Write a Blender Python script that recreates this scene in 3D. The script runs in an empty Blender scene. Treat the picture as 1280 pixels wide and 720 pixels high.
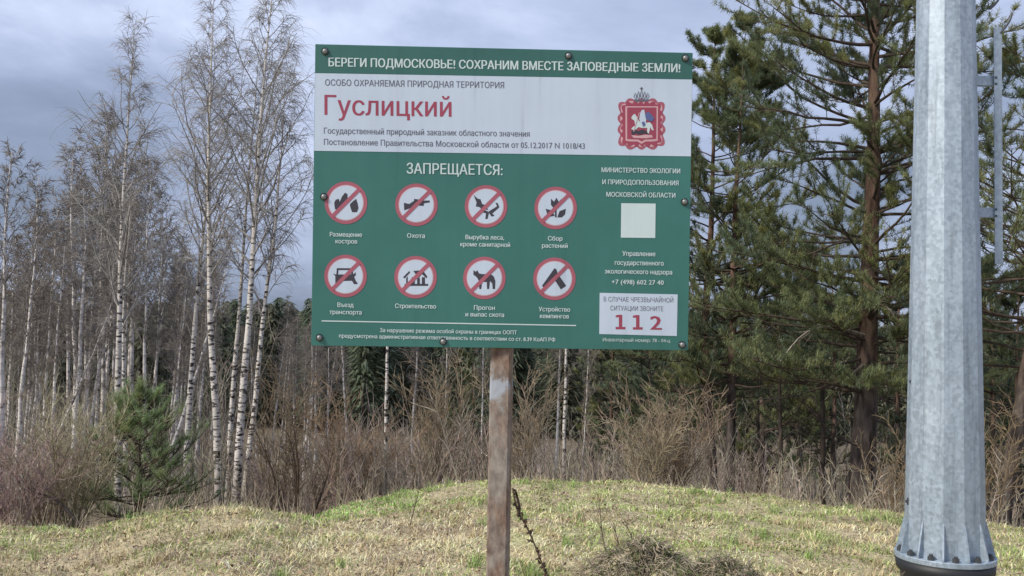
import bpy, bmesh, math, random
import numpy as np
from mathutils import Matrix, Vector
from mathutils.geometry import delaunay_2d_cdt

# ------------------------------------------------------------------ camera, world, sun, exposure
SC = bpy.context.scene
FPX = 1200.0
PITCH, ROLL = math.atan(50 / 1200.0), math.radians(0.9)
EYE = np.array([0.0, 0.0, 1.6])
cam_data = bpy.data.cameras.new('camera')
cam_data.sensor_width = 36.0
cam_data.lens = 36.0 * FPX / 1280.0
cam_data.clip_start = 0.05
cam_data.clip_end = 3000.0
cam = bpy.data.objects.new('camera', cam_data)
SC.collection.objects.link(cam)
RM = Matrix.Rotation(math.pi / 2 + PITCH, 3, 'X') @ Matrix.Rotation(ROLL, 3, 'Z')
cam.matrix_world = Matrix.Translation(EYE) @ RM.to_4x4()
SC.camera = cam
RN = np.array(RM)


def at(px, py, Y):
    """point of the world seen at photo pixel (px,py) at distance Y ahead"""
    r = RN @ np.array([(px - 640) / FPX, -(py - 360) / FPX, -1.0])
    return EYE + r * (Y / r[1])


SUN_AZ, SUN_EL = math.radians(-120), math.radians(42)      # from the left, behind the camera
world = bpy.data.worlds.new('World')
SC.world = world
world.use_nodes = True
wn, wl = world.node_tree.nodes, world.node_tree.links
wn.clear()


def wnode(t, **kw):
    n = wn.new(t)
    for k, v in kw.items():
        setattr(n, k, v)
    return n


def build_world():
    out = wnode('ShaderNodeOutputWorld'); bg = wnode('ShaderNodeBackground')
    bg.inputs['Strength'].default_value = 0.08
    sky = wnode('ShaderNodeTexSky'); sky.sky_type = 'NISHITA'; sky.sun_disc = False
    sky.sun_elevation = SUN_EL; sky.sun_rotation = SUN_AZ
    tc = wnode('ShaderNodeTexCoord'); sep = wnode('ShaderNodeSeparateXYZ')
    wl.new(tc.outputs['Generated'], sep.inputs[0])

    def m(op, a, b=None, c=None):
        n = wnode('ShaderNodeMath', operation=op)
        for i, v in enumerate((a, b, c)):
            if v is None: continue
            if isinstance(v, (int, float)): n.inputs[i].default_value = v
            else: wl.new(v, n.inputs[i])
        return n.outputs[0]
    zc = m('MAXIMUM', sep.outputs[2], 0.0)
    den = m('ADD', zc, 0.22)
    cx, cy = m('DIVIDE', sep.outputs[0], den), m('DIVIDE', sep.outputs[1], den)
    comb = wnode('ShaderNodeCombineXYZ'); wl.new(cx, comb.inputs[0]); wl.new(cy, comb.inputs[1])
    mp = wnode('ShaderNodeMapping'); wl.new(comb.outputs[0], mp.inputs[0])
    mp.inputs['Location'].default_value = SKY_OFF
    mp.inputs['Scale'].default_value = (0.9, 0.62, 1)
    n1 = wnode('ShaderNodeTexNoise'); n1.inputs['Scale'].default_value = 1.15
    n1.inputs['Detail'].default_value = 9; n1.inputs['Roughness'].default_value = 0.56
    n1.inputs['Distortion'].default_value = 0.35
    wl.new(mp.outputs[0], n1.inputs[0])
    rp = wnode('ShaderNodeValToRGB'); wl.new(n1.outputs[0], rp.inputs[0])
    e = rp.color_ramp.elements
    e[0].position = 0.33; e[0].color = (0.15, 0.185, 0.265, 1)
    e[1].position = 0.72; e[1].color = (0.56, 0.61, 0.74, 1)
    x = e.new(0.44); x.color = (0.21, 0.255, 0.365, 1)
    x = e.new(0.54); x.color = (0.31, 0.36, 0.50, 1)
    x = e.new(0.62); x.color = (0.42, 0.475, 0.62, 1)
    k = m('MULTIPLY_ADD', zc, 5.5, 9.2)            # an overcast dome is brighter overhead
    vm = wnode('ShaderNodeVectorMath', operation='SCALE')
    wl.new(rp.outputs[0], vm.inputs[0]); wl.new(k, vm.inputs['Scale'])
    mx = wnode('ShaderNodeMix', data_type='RGBA'); mx.inputs[0].default_value = 0.94
    wl.new(sky.outputs[0], mx.inputs[6]); wl.new(vm.outputs[0], mx.inputs[7])
    wl.new(mx.outputs[2], bg.inputs[0]); wl.new(bg.outputs[0], out.inputs[0])


SKY_OFF = (6.498, 12.663, 0.145)
build_world()
sl = bpy.data.lights.new('sun', 'SUN')
sl.energy = 2.0
sl.angle = math.radians(10)
sl.color = (1.0, 0.93, 0.80)
sun = bpy.data.objects.new('sun', sl)
SC.collection.objects.link(sun)
sd = Vector((math.sin(SUN_AZ) * math.cos(SUN_EL), math.cos(SUN_AZ) * math.cos(SUN_EL), math.sin(SUN_EL)))
sun.rotation_euler = sd.to_track_quat('Z', 'Y').to_euler()
sun.location = (-20, -20, 30)
SC.view_settings.view_transform = 'Standard'
SC.view_settings.look = 'None'
SC.view_settings.gamma = 1.0
SC.view_settings.exposure = 0.95

# ------------------------------------------------------------------ helpers
COL = SC.collection
rng = np.random.default_rng(11)


def tag(o, label=None, cat=None, group=None, kind=None):
    if label: o['label'] = label
    if cat: o['category'] = cat
    if group: o['group'] = group
    if kind: o['kind'] = kind
    return o


def empty(name, loc, rot=(0, 0, 0), scale=1.0):
    o = bpy.data.objects.new(name, None)
    o.empty_display_size = 0.2
    o.location = loc; o.rotation_euler = rot; o.scale = (scale,) * 3
    COL.objects.link(o)
    return o


class MB:
    """collects vertices, quads/triangles and one colour per vertex, then links them as one mesh"""
    def __init__(s):
        s.v, s.f4, s.f3, s.c, s.n = [], [], [], [], 0

    def add(s, v, f4=None, f3=None, col=(1, 1, 1)):
        v = np.asarray(v, float).reshape(-1, 3)
        if f4 is not None and len(f4): s.f4.append(np.asarray(f4, np.int64).reshape(-1, 4) + s.n)
        if f3 is not None and len(f3): s.f3.append(np.asarray(f3, np.int64).reshape(-1, 3) + s.n)
        c = np.asarray(col, float)
        if c.ndim == 1: c = np.broadcast_to(c, (len(v), 3))
        s.v.append(v); s.c.append(c); s.n += len(v)

    def mesh(s, name, smooth=True):
        me = bpy.data.meshes.new(name)
        V = np.concatenate(s.v)
        F4 = np.concatenate(s.f4) if s.f4 else np.zeros((0, 4), np.int64)
        F3 = np.concatenate(s.f3) if s.f3 else np.zeros((0, 3), np.int64)
        me.vertices.add(len(V)); me.vertices.foreach_set('co', V.astype(np.float32).ravel())
        nl = F4.size + F3.size
        me.loops.add(nl)
        me.loops.foreach_set('vertex_index', np.concatenate([F4.ravel(), F3.ravel()]).astype(np.int32))
        me.polygons.add(len(F4) + len(F3))
        ls = np.concatenate([np.arange(len(F4)) * 4, F4.size + np.arange(len(F3)) * 3]).astype(np.int32)
        me.polygons.foreach_set('loop_start', ls)
        me.update(calc_edges=True)
        me.polygons.foreach_set('use_smooth', np.full(len(me.polygons), smooth))
        ca = me.color_attributes.new('tint', 'FLOAT_COLOR', 'POINT')
        C4 = np.ones((len(V), 4), np.float32); C4[:, :3] = np.concatenate(s.c)
        ca.data.foreach_set('color', C4.ravel())
        return me

    def build(s, name, mat, parent=None, smooth=True, loc=None):
        me = s.mesh(name, smooth)
        me.materials.append(mat)
        o = bpy.data.objects.new(name, me)
        COL.objects.link(o)
        if parent is not None: o.parent = parent
        if loc is not None: o.location = loc
        return o


def unit(a):
    return a / np.maximum(np.linalg.norm(a, axis=-1, keepdims=True), 1e-9)


def perp(d, az):
    """unit vectors at right angles to d, turned by azimuth az"""
    ref = np.where(np.abs(d[..., 2:3]) > 0.9, np.array([1.0, 0, 0]), np.array([0, 0, 1.0]))
    a = unit(np.cross(d, ref)); b = np.cross(d, a)
    return a * np.cos(az)[..., None] + b * np.sin(az)[..., None]


def tubes(mb, P, R, n=3, col=(1, 1, 1), cap=True):
    P = np.asarray(P, float); R = np.asarray(R, float)
    if P.ndim == 2: P = P[None]; R = R[None]
    N, K = P.shape[:2]
    T = np.empty_like(P)
    T[:, 1:-1] = P[:, 2:] - P[:, :-2]; T[:, 0] = P[:, 1] - P[:, 0]; T[:, -1] = P[:, -1] - P[:, -2]
    T = unit(T)
    main = unit(P[:, -1] - P[:, 0])
    ref = np.where(np.abs(main[:, 2:3]) > 0.8, np.array([1.0, 0.13, 0]), np.array([0, 0.1, 1.0]))[:, None, :]
    A = unit(np.cross(T, np.broadcast_to(ref, T.shape))); B = np.cross(T, A)
    ang = np.arange(n) * 2 * math.pi / n
    V = P[:, :, None, :] + R[:, :, None, None] * (A[:, :, None, :] * np.cos(ang)[None, None, :, None] +
                                                 B[:, :, None, :] * np.sin(ang)[None, None, :, None])
    i = np.arange(N)[:, None, None] * K * n; k = np.arange(K - 1)[None, :, None] * n; j = np.arange(n)[None, None, :]
    j2 = (j + 1) % n
    F = np.stack([i + k + j, i + k + j2, i + k + n + j2, i + k + n + j], -1).reshape(-1, 4)
    c = np.asarray(col, float)
    if c.ndim == 2: c = np.repeat(c, K * n, axis=0)
    mb.add(V.reshape(-1, 3), F, None, c)
    if cap and n > 3 and N == 1:
        V2 = V.reshape(-1, 3); top = V2[-n:]; bot = V2[:n]
        for ring, cen in ((top, P[0, -1]), (bot[::-1], P[0, 0])):
            mb.add(np.vstack([ring, cen]), None, [(q, (q + 1) % n, n) for q in range(n)], (c if c.ndim == 1 else c[0]))


def grow(S, D, L, K, bend=(0, 0, 0), wig=0.1, g=None):
    """N wandering polylines of K points; bend is added to the direction over the length"""
    g = g or rng
    N = len(S)
    P = np.empty((N, K, 3)); P[:, 0] = S; d = unit(np.asarray(D, float)); b = np.asarray(bend, float)
    st = (np.asarray(L, float) / (K - 1))[:, None]
    for k in range(1, K):
        d = unit(d + b / (K - 1) + g.normal(0, wig, (N, 3)))
        P[:, k] = P[:, k - 1] + d * st
    return P


def along(P, idx, t):
    K = P.shape[1]
    u = np.clip(t, 0, 0.9999) * (K - 1); k = u.astype(int); w = (u - k)[:, None]
    a, b = P[idx, k], P[idx, np.minimum(k + 1, K - 1)]
    return a * (1 - w) + b * w, unit(b - a)


def taper(r0, r1, K, p=1.0):
    t = np.linspace(0, 1, K) ** p
    return np.asarray(r0)[:, None] * (1 - t) + np.asarray(r1)[:, None] * t


# value noise for terrain and scattering
_lat = np.random.default_rng(5).random((64, 64))


def vnoise(x, y, s):
    x = np.asarray(x, float) / s; y = np.asarray(y, float) / s
    xi, yi = np.floor(x).astype(int), np.floor(y).astype(int)
    fx, fy = x - xi, y - yi
    fx, fy = fx * fx * (3 - 2 * fx), fy * fy * (3 - 2 * fy)
    g = lambda a, b: _lat[a % 64, b % 64]
    return (g(xi, yi) * (1 - fx) + g(xi + 1, yi) * fx) * (1 - fy) + (g(xi, yi + 1) * (1 - fx) + g(xi + 1, yi + 1) * fx) * fy


_A = np.array([-.60, -.44, -.36, -.27, -.20, -.14, -.03, .09, .175, .30, .38, .55])
_Z = np.array([-.42, -.36, -.18, -.09, -.25, -.215, -.15, -.13, -.17, -.20, -.21, -.31])
_Y = np.array([8.8, 8.6, 8.5, 8.4, 8.8, 10.0, 10.8, 10.8, 10.5, 10.0, 9.6, 9.0])


def crest(x, y):
    a = x / np.maximum(y, 4.0)
    return np.interp(a, _A, _Z), np.interp(a, _A, _Y)


def sm(t):
    t = np.clip(t, 0, 1); return t * t * (3 - 2 * t)


def H(x, y):
    x = np.asarray(x, float); y = np.asarray(y, float)
    zc, yc = crest(x, y)
    d = np.maximum(y - yc, 0)
    z = zc * sm((y - 4) / np.maximum(yc - 4, 1)) - 7.0 * (1 - np.exp(-(d * d / (d + 1.0)) / 28.0))
    near = np.exp(-np.maximum(y - 14, 0) / 20)
    z = z + near * ((vnoise(x, y, 1.7) - .5) * .10 + (vnoise(x + 9, y + 3, .55) - .5) * .08 + (vnoise(x + 5, y + 1, .22) - .5) * .035)
    z = z + (1 - near) * (vnoise(x, y, 17) - .5) * .8
    far = sm((y - 110) / 400)
    return z + far * 4.0


# ------------------------------------------------------------------ materials
MATS = {}


def mat(name, base=(.5, .5, .5), rough=.8, metal=0.0, build=None, spec=None):
    m = bpy.data.materials.new(name); m.use_nodes = True
    nt = m.node_tree; b = nt.nodes['Principled BSDF']
    b.inputs['Base Color'].default_value = (*base, 1)
    b.inputs['Roughness'].default_value = rough
    b.inputs['Metallic'].default_value = metal
    if spec is not None: b.inputs['Specular IOR Level'].default_value = spec
    if build: build(nt, b)
    MATS[name] = m
    return m


def nd(nt, t, **kw):
    n = nt.nodes.new(t)
    for k, v in kw.items():
        if k.startswith('i_'): n.inputs[k[2:].replace('_', ' ')].default_value = v
        else: setattr(n, k, v)
    return n


def ramp(nt, src, stops, interp='LINEAR'):
    r = nt.nodes.new('ShaderNodeValToRGB'); nt.links.new(src, r.inputs[0])
    cr = r.color_ramp; cr.interpolation = interp
    while len(cr.elements) < len(stops): cr.elements.new(0.5)
    for e, (p, c) in zip(cr.elements, stops):
        e.position = p; e.color = (*(c if isinstance(c, tuple) else (c, c, c)), 1)
    return r.outputs[0]


def noise(nt, scale=5, detail=4, stretch=(1, 1, 1), rough=.55, dist=0.0, coord='Object', off=None):
    tc = nd(nt, 'ShaderNodeTexCoord'); mp = nd(nt, 'ShaderNodeMapping')
    mp.inputs['Scale'].default_value = stretch
    nt.links.new(tc.outputs[coord], mp.inputs[0])
    src = mp.outputs[0]
    if off:
        oi = nd(nt, 'ShaderNodeObjectInfo'); ad = nd(nt, 'ShaderNodeVectorMath', operation='MULTIPLY_ADD')
        cb = nd(nt, 'ShaderNodeCombineXYZ')
        for q in range(3): nt.links.new(oi.outputs['Random'], cb.inputs[q])
        ad.inputs[1].default_value = (off,) * 3
        nt.links.new(cb.outputs[0], ad.inputs[0]); nt.links.new(src, ad.inputs[2]); src = ad.outputs[0]
    n = nd(nt, 'ShaderNodeTexNoise'); n.inputs['Scale'].default_value = scale
    n.inputs['Detail'].default_value = detail; n.inputs['Roughness'].default_value = rough
    n.inputs['Distortion'].default_value = dist
    nt.links.new(src, n.inputs[0])
    return n.outputs[0]


def mixc(nt, fac, a, b, mode='MIX'):
    n = nd(nt, 'ShaderNodeMix', data_type='RGBA', blend_type=mode)
    for i, v in ((0, fac), (6, a), (7, b)):
        if isinstance(v, (int, float)): n.inputs[i].default_value = v
        elif isinstance(v, tuple): n.inputs[i].default_value = (*v, 1)
        else: nt.links.new(v, n.inputs[i])
    return n.outputs[2]


def bump(nt, b, h, strength=.3, dist=.01):
    n = nd(nt, 'ShaderNodeBump'); n.inputs['Strength'].default_value = strength
    n.inputs['Distance'].default_value = dist
    nt.links.new(h, n.inputs['Height']); nt.links.new(n.outputs[0], b.inputs['Normal'])


def m_attr(nt, b):
    """colour of each blade, needle or twig from its own tint"""
    a = nd(nt, 'ShaderNodeAttribute', attribute_name='tint')
    nt.links.new(a.outputs['Color'], b.inputs['Base Color'])


def m_tint_bark(nt, b):
    a = nd(nt, 'ShaderNodeAttribute', attribute_name='tint')
    n = noise(nt, 14, 4, (1, 1, .35), off=9)
    c = mixc(nt, 1.0, a.outputs['Color'], ramp(nt, n, [(.3, .55), (.7, 1.3)]), 'MULTIPLY')
    nt.links.new(c, b.inputs['Base Color'])


def m_birch(nt, b):
    bands = noise(nt, 5.5, 4, (1.0, 1.0, 3.4), .6, .3, off=13)
    fine = noise(nt, 22, 3, (.6, .6, 4), .6, off=5)
    tc = nd(nt, 'ShaderNodeTexCoord'); sp = nd(nt, 'ShaderNodeSeparateXYZ'); nt.links.new(tc.outputs['Object'], sp.inputs[0])
    low = nd(nt, 'ShaderNodeMapRange'); nt.links.new(sp.outputs[2], low.inputs[0])
    low.inputs[1].default_value = 0; low.inputs[2].default_value = 9; low.inputs[3].default_value = .05; low.inputs[4].default_value = -.03
    ad = nd(nt, 'ShaderNodeMath', operation='SUBTRACT'); nt.links.new(bands, ad.inputs[0]); nt.links.new(low.outputs[0], ad.inputs[1])
    mask = ramp(nt, ad.outputs[0], [(.405, 0.0), (.45, 1.0)])
    white = ramp(nt, fine, [(.3, (.36, .31, .27)), (.45, (.62, .57, .52)), (.7, (.76, .73, .68))])
    c = mixc(nt, mask, (.035, .03, .028), white)
    stain = noise(nt, 1.6, 5, (1, 1, .5), .65, .5, off=21)
    c = mixc(nt, ramp(nt, stain, [(.50, 0.0), (.72, .6)]), c, (.27, .24, .20))
    base = nd(nt, 'ShaderNodeMapRange'); nt.links.new(sp.outputs[2], base.inputs[0])
    base.inputs[1].default_value = .15; base.inputs[2].default_value = 1.1; base.inputs[3].default_value = .75; base.inputs[4].default_value = 0
    c = mixc(nt, base.outputs[0], c, (.12, .10, .085))      # rough dark corky bark at the foot
    nt.links.new(c, b.inputs['Base Color'])
    bump(nt, b, bands, .4, .01)


def m_birch_far(nt, b):
    n = noise(nt, 3.2, 4, (1, 1, 2.2), .6, .3, off=31)
    c = ramp(nt, n, [(.34, (.12, .105, .10)), (.42, (.46, .42, .39)), (.56, (.76, .71, .66))])
    nt.links.new(c, b.inputs['Base Color'])


def m_pinebark(nt, b):
    n = noise(nt, 9, 5, (1, 1, .3), .6, .6, off=7)
    tc = nd(nt, 'ShaderNodeTexCoord'); sp = nd(nt, 'ShaderNodeSeparateXYZ'); nt.links.new(tc.outputs['Object'], sp.inputs[0])
    n2 = noise(nt, 1.3, 3)
    ad = nd(nt, 'ShaderNodeMath', operation='MULTIPLY_ADD'); nt.links.new(n2, ad.inputs[0]); ad.inputs[1].default_value = 3.0
    nt.links.new(sp.outputs[2], ad.inputs[2])
    mr = nd(nt, 'ShaderNodeMapRange'); nt.links.new(ad.outputs[0], mr.inputs[0]); mr.inputs[1].default_value = 3.6; mr.inputs[2].default_value = 5.2
    low = ramp(nt, n, [(.35, (.028, .022, .02)), (.5, (.085, .068, .06)), (.7, (.16, .13, .115))])
    up = ramp(nt, n, [(.35, (.06, .035, .026)), (.5, (.15, .095, .07)), (.7, (.24, .165, .12))])
    nt.links.new(mixc(nt, mr.outputs[0], low, up), b.inputs['Base Color'])
    bump(nt, b, n, 1.0, .03)


def m_ground(nt, b):
    n = noise(nt, 1.2, 6, off=None); n2 = noise(nt, 18, 5)
    a = ramp(nt, n, [(.3, (.34, .28, .18)), (.5, (.50, .42, .27)), (.7, (.40, .40, .20))])
    c = mixc(nt, .8, a, ramp(nt, n2, [(.3, .45), (.7, 1.35)]), 'MULTIPLY')
    # beyond the crest the valley floor is covered in brown leaf litter
    tc = nd(nt, 'ShaderNodeTexCoord'); sp = nd(nt, 'ShaderNodeSeparateXYZ'); nt.links.new(tc.outputs['Object'], sp.inputs[0])
    mr = nd(nt, 'ShaderNodeMapRange'); nt.links.new(sp.outputs[1], mr.inputs[0]); mr.inputs[1].default_value = 11.5; mr.inputs[2].default_value = 15
    lit = mixc(nt, 1.0, ramp(nt, n, [(.3, (.12, .095, .065)), (.7, (.24, .195, .14))]), ramp(nt, n2, [(.3, .5), (.7, 1.3)]), 'MULTIPLY')
    c = mixc(nt, mr.outputs[0], c, lit)
    nt.links.new(c, b.inputs['Base Color']); bump(nt, b, n2, .8, .05)


def m_galv(nt, b):
    """hot-dip zinc: spangle flakes, cloudy patches and faint vertical runs"""
    tc = nd(nt, 'ShaderNodeTexCoord')
    v = nd(nt, 'ShaderNodeTexVoronoi'); v.inputs['Scale'].default_value = 48; nt.links.new(tc.outputs['Object'], v.inputs[0])
    bw = nd(nt, 'ShaderNodeRGBToBW'); nt.links.new(v.outputs['Color'], bw.inputs[0])
    cl = noise(nt, 4.5, 5, (1, 1, .35)); run = noise(nt, 16, 5, (1, 1, .09), .6, .8)
    c = ramp(nt, cl, [(.3, (.30, .365, .43)), (.55, (.375, .445, .515)), (.75, (.44, .505, .575))])
    c = mixc(nt, .7, c, ramp(nt, bw.outputs[0], [(.2, .82), (.8, 1.15)]), 'MULTIPLY')
    blot = noise(nt, 26, 4, (1, 1, .6), .7, .4)
    c = mixc(nt, .45, c, ramp(nt, blot, [(.36, .80), (.62, 1.10)]), 'MULTIPLY')
    c = mixc(nt, .55, c, ramp(nt, run, [(.34, .62), (.46, 1.0), (.7, 1.08)]), 'MULTIPLY')
    nt.links.new(c, b.inputs['Base Color'])
    nt.links.new(ramp(nt, bw.outputs[0], [(0, .42), (1, .62)]), b.inputs['Roughness'])
    bump(nt, b, run, .12, .004)


def m_post(nt, b):
    """square tube: grey paint flaking off red-brown rust, pale dusty scale"""
    big = noise(nt, 5.0, 6, (1.6, 1.6, 1), .7, .6); fine = noise(nt, 42, 5, (1, 1, .5), .65); mid = noise(nt, 14, 5, (1, 1, .35), .6, .5)
    tc = nd(nt, 'ShaderNodeTexCoord'); sp = nd(nt, 'ShaderNodeSeparateXYZ'); nt.links.new(tc.outputs['Object'], sp.inputs[0])
    rust = ramp(nt, fine, [(.3, (.085, .045, .032)), (.5, (.19, .115, .08)), (.72, (.30, .21, .155))])
    scale = ramp(nt, fine, [(.3, (.15, .125, .11)), (.7, (.34, .30, .26))])
    c = mixc(nt, ramp(nt, mid, [(.38, 0.0), (.62, 1.0)]), rust, scale)
    # a patch of old blue-grey paint survives below the board
    g = nd(nt, 'ShaderNodeMapRange'); nt.links.new(sp.outputs[2], g.inputs[0])
    g.inputs[1].default_value = 1.16; g.inputs[2].default_value = 1.36; g.inputs[3].default_value = 0; g.inputs[4].default_value = 1
    g2 = nd(nt, 'ShaderNodeMapRange'); nt.links.new(sp.outputs[2], g2.inputs[0])
    g2.inputs[1].default_value = 1.36; g2.inputs[2].default_value = 1.50; g2.inputs[3].default_value = 1; g2.inputs[4].default_value = 0
    mu = nd(nt, 'ShaderNodeMath', operation='MULTIPLY'); nt.links.new(g.outputs[0], mu.inputs[0]); nt.links.new(g2.outputs[0], mu.inputs[1])
    ad = nd(nt, 'ShaderNodeMath', operation='MULTIPLY_ADD'); nt.links.new(mu.outputs[0], ad.inputs[0]); ad.inputs[1].default_value = .27
    nt.links.new(big, ad.inputs[2])
    paint = ramp(nt, mid, [(.3, (.25, .28, .32)), (.7, (.40, .43, .48))])
    c = mixc(nt, ramp(nt, ad.outputs[0], [(.68, 0.0), (.75, 1.0)]), c, paint)
    nt.links.new(c, b.inputs['Base Color']); bump(nt, b, fine, .5, .004)


def m_print(c, amt=.10):
    def f(nt, b):
        n = noise(nt, 2.2, 5, (1, 1, 1), .6); n2 = noise(nt, 9, 5, (2.5, 2.5, .12), .6)
        k = mixc(nt, 1.0, c, ramp(nt, n, [(.3, 1 - amt), (.7, 1 + amt)]), 'MULTIPLY')
        k = mixc(nt, 1.0, k, ramp(nt, n2, [(.3, 1.06), (.62, 1.0), (.75, .86)]), 'MULTIPLY')
        nt.links.new(k, b.inputs['Base Color'])
        nt.links.new(ramp(nt, n, [(.3, .38), (.7, .55)]), b.inputs['Roughness'])
    return f


def m_needles(nt, b):
    m_attr(nt, b)
    a = [n for n in nt.nodes if n.type == 'ATTRIBUTE'][0]
    t = nd(nt, 'ShaderNodeBsdfTranslucent'); nt.links.new(a.outputs['Color'], t.inputs[0])
    m = nd(nt, 'ShaderNodeMixShader'); m.inputs[0].default_value = .45
    nt.links.new(b.outputs[0], m.inputs[1]); nt.links.new(t.outputs[0], m.inputs[2])
    nt.links.new(m.outputs[0], nt.nodes['Material Output'].inputs[0])


mat('foliage', rough=.6, build=m_needles, spec=.3)
mat('grass', rough=.8, build=m_attr, spec=.15)
mat('twig', rough=.85, build=m_tint_bark, spec=.2)
mat('birch_bark', rough=.75, build=m_birch, spec=.2)
mat('birch_bark_far', rough=.8, build=m_birch_far, spec=.2)
mat('pine_bark', rough=.9, build=m_pinebark, spec=.15)
mat('ground', rough=.95, build=m_ground, spec=.1)
mat('zinc', rough=.5, metal=.35, build=m_galv)
mat('post_steel', rough=.75, metal=.1, build=m_post)
mat('black_steel', (.018, .019, .022), .55)
mat('dark_steel', (.09, .095, .10), .5, .5)
mat('board_green', build=m_print((.038, .155, .135)))
mat('board_green_dark', build=m_print((.034, .125, .108)))
mat('print_white', build=m_print((.52, .60, .715), .05))
mat('letter_white', build=m_print((.56, .66, .67), .05))
mat('print_crimson', build=m_print((.33, .055, .095), .1))
mat('print_red', build=m_print((.37, .10, .14), .1))
mat('print_pink', build=m_print((.60, .36, .38), .05))
mat('print_dark', build=m_print((.045, .04, .055), .1))
mat('print_gray', build=m_print((.13, .13, .17), .1))
mat('print_blue', build=m_print((.10, .13, .30), .1))
mat('bolt_steel', (.24, .25, .25), .45, .5)
mat('sod', rough=.95, build=m_ground)

# ------------------------------------------------------------------ the ground
def build_ground():
    ys = np.concatenate([np.linspace(-40, 2, 22)[:-1], np.linspace(2, 14, 150)[:-1], 14 * (1200 / 14) ** np.linspace(0, 1, 80)])
    u = np.linspace(-1, 1, 241)
    X = np.empty((len(ys), len(u))); Y = np.repeat(ys[:, None], len(u), 1)
    half = 9 + np.maximum(ys, 0) * .8 + np.maximum(ys - 30, 0) * 1.2
    half = np.maximum(half, np.where(ys < 2, 30, 0))
    for i, h in enumerate(half):
        X[i] = u * h
    # outermost columns stretch to the sides so the sheet reaches the horizon
    X[:, 0] = -1500; X[:, -1] = 1500; X[:, 1] -= 30; X[:, -2] += 30
    Z = H(X, Y)
    n, m = X.shape
    i = np.arange(n - 1)[:, None] * m; j = np.arange(m - 1)[None, :]
    F = np.stack([i + j, i + j + 1, i + m + j + 1, i + m + j], -1).reshape(-1, 4)
    mb = MB(); mb.add(np.stack([X, Y, Z], -1).reshape(-1, 3), F)
    o = mb.build('ground', MATS['ground'])
    tag(o, 'uneven grassy ground rising to a low crest and falling to the forest', kind='structure')


build_ground()


def blades(mb, x, y, h, w, lean, az, col, zoff=0.0):
    """bent two-piece blades; lean 0 upright .. 1 lying"""
    z = H(x, y) + zoff
    n = len(x); dx, dy = np.cos(az), np.sin(az)
    up = np.sqrt(np.maximum(1 - lean ** 2, .02))
    b0 = np.stack([x, y, z - .004], -1)
    m = b0 + np.stack([dx * lean * .45 * h, dy * lean * .45 * h, up * .55 * h], -1)
    l2 = np.minimum(lean + .3, 1)
    t = m + np.stack([dx * l2 * .6 * h, dy * l2 * .6 * h, (up - .35) * .45 * h], -1)
    wa = az + math.pi / 2 + rng.normal(0, .5, n)
    s = np.stack([np.cos(wa), np.sin(wa), np.zeros(n)], -1) * (w / 2)[:, None]
    V = np.stack([b0 - s, b0 + s, m + s * .8, m - s * .8, t], 1)
    i = np.arange(n) * 5
    c = np.repeat(col, 5, axis=0)
    mb.add(V.reshape(-1, 3), np.stack([i, i + 1, i + 2, i + 3], -1), np.stack([i + 3, i + 2, i + 4], -1), c)


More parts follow.
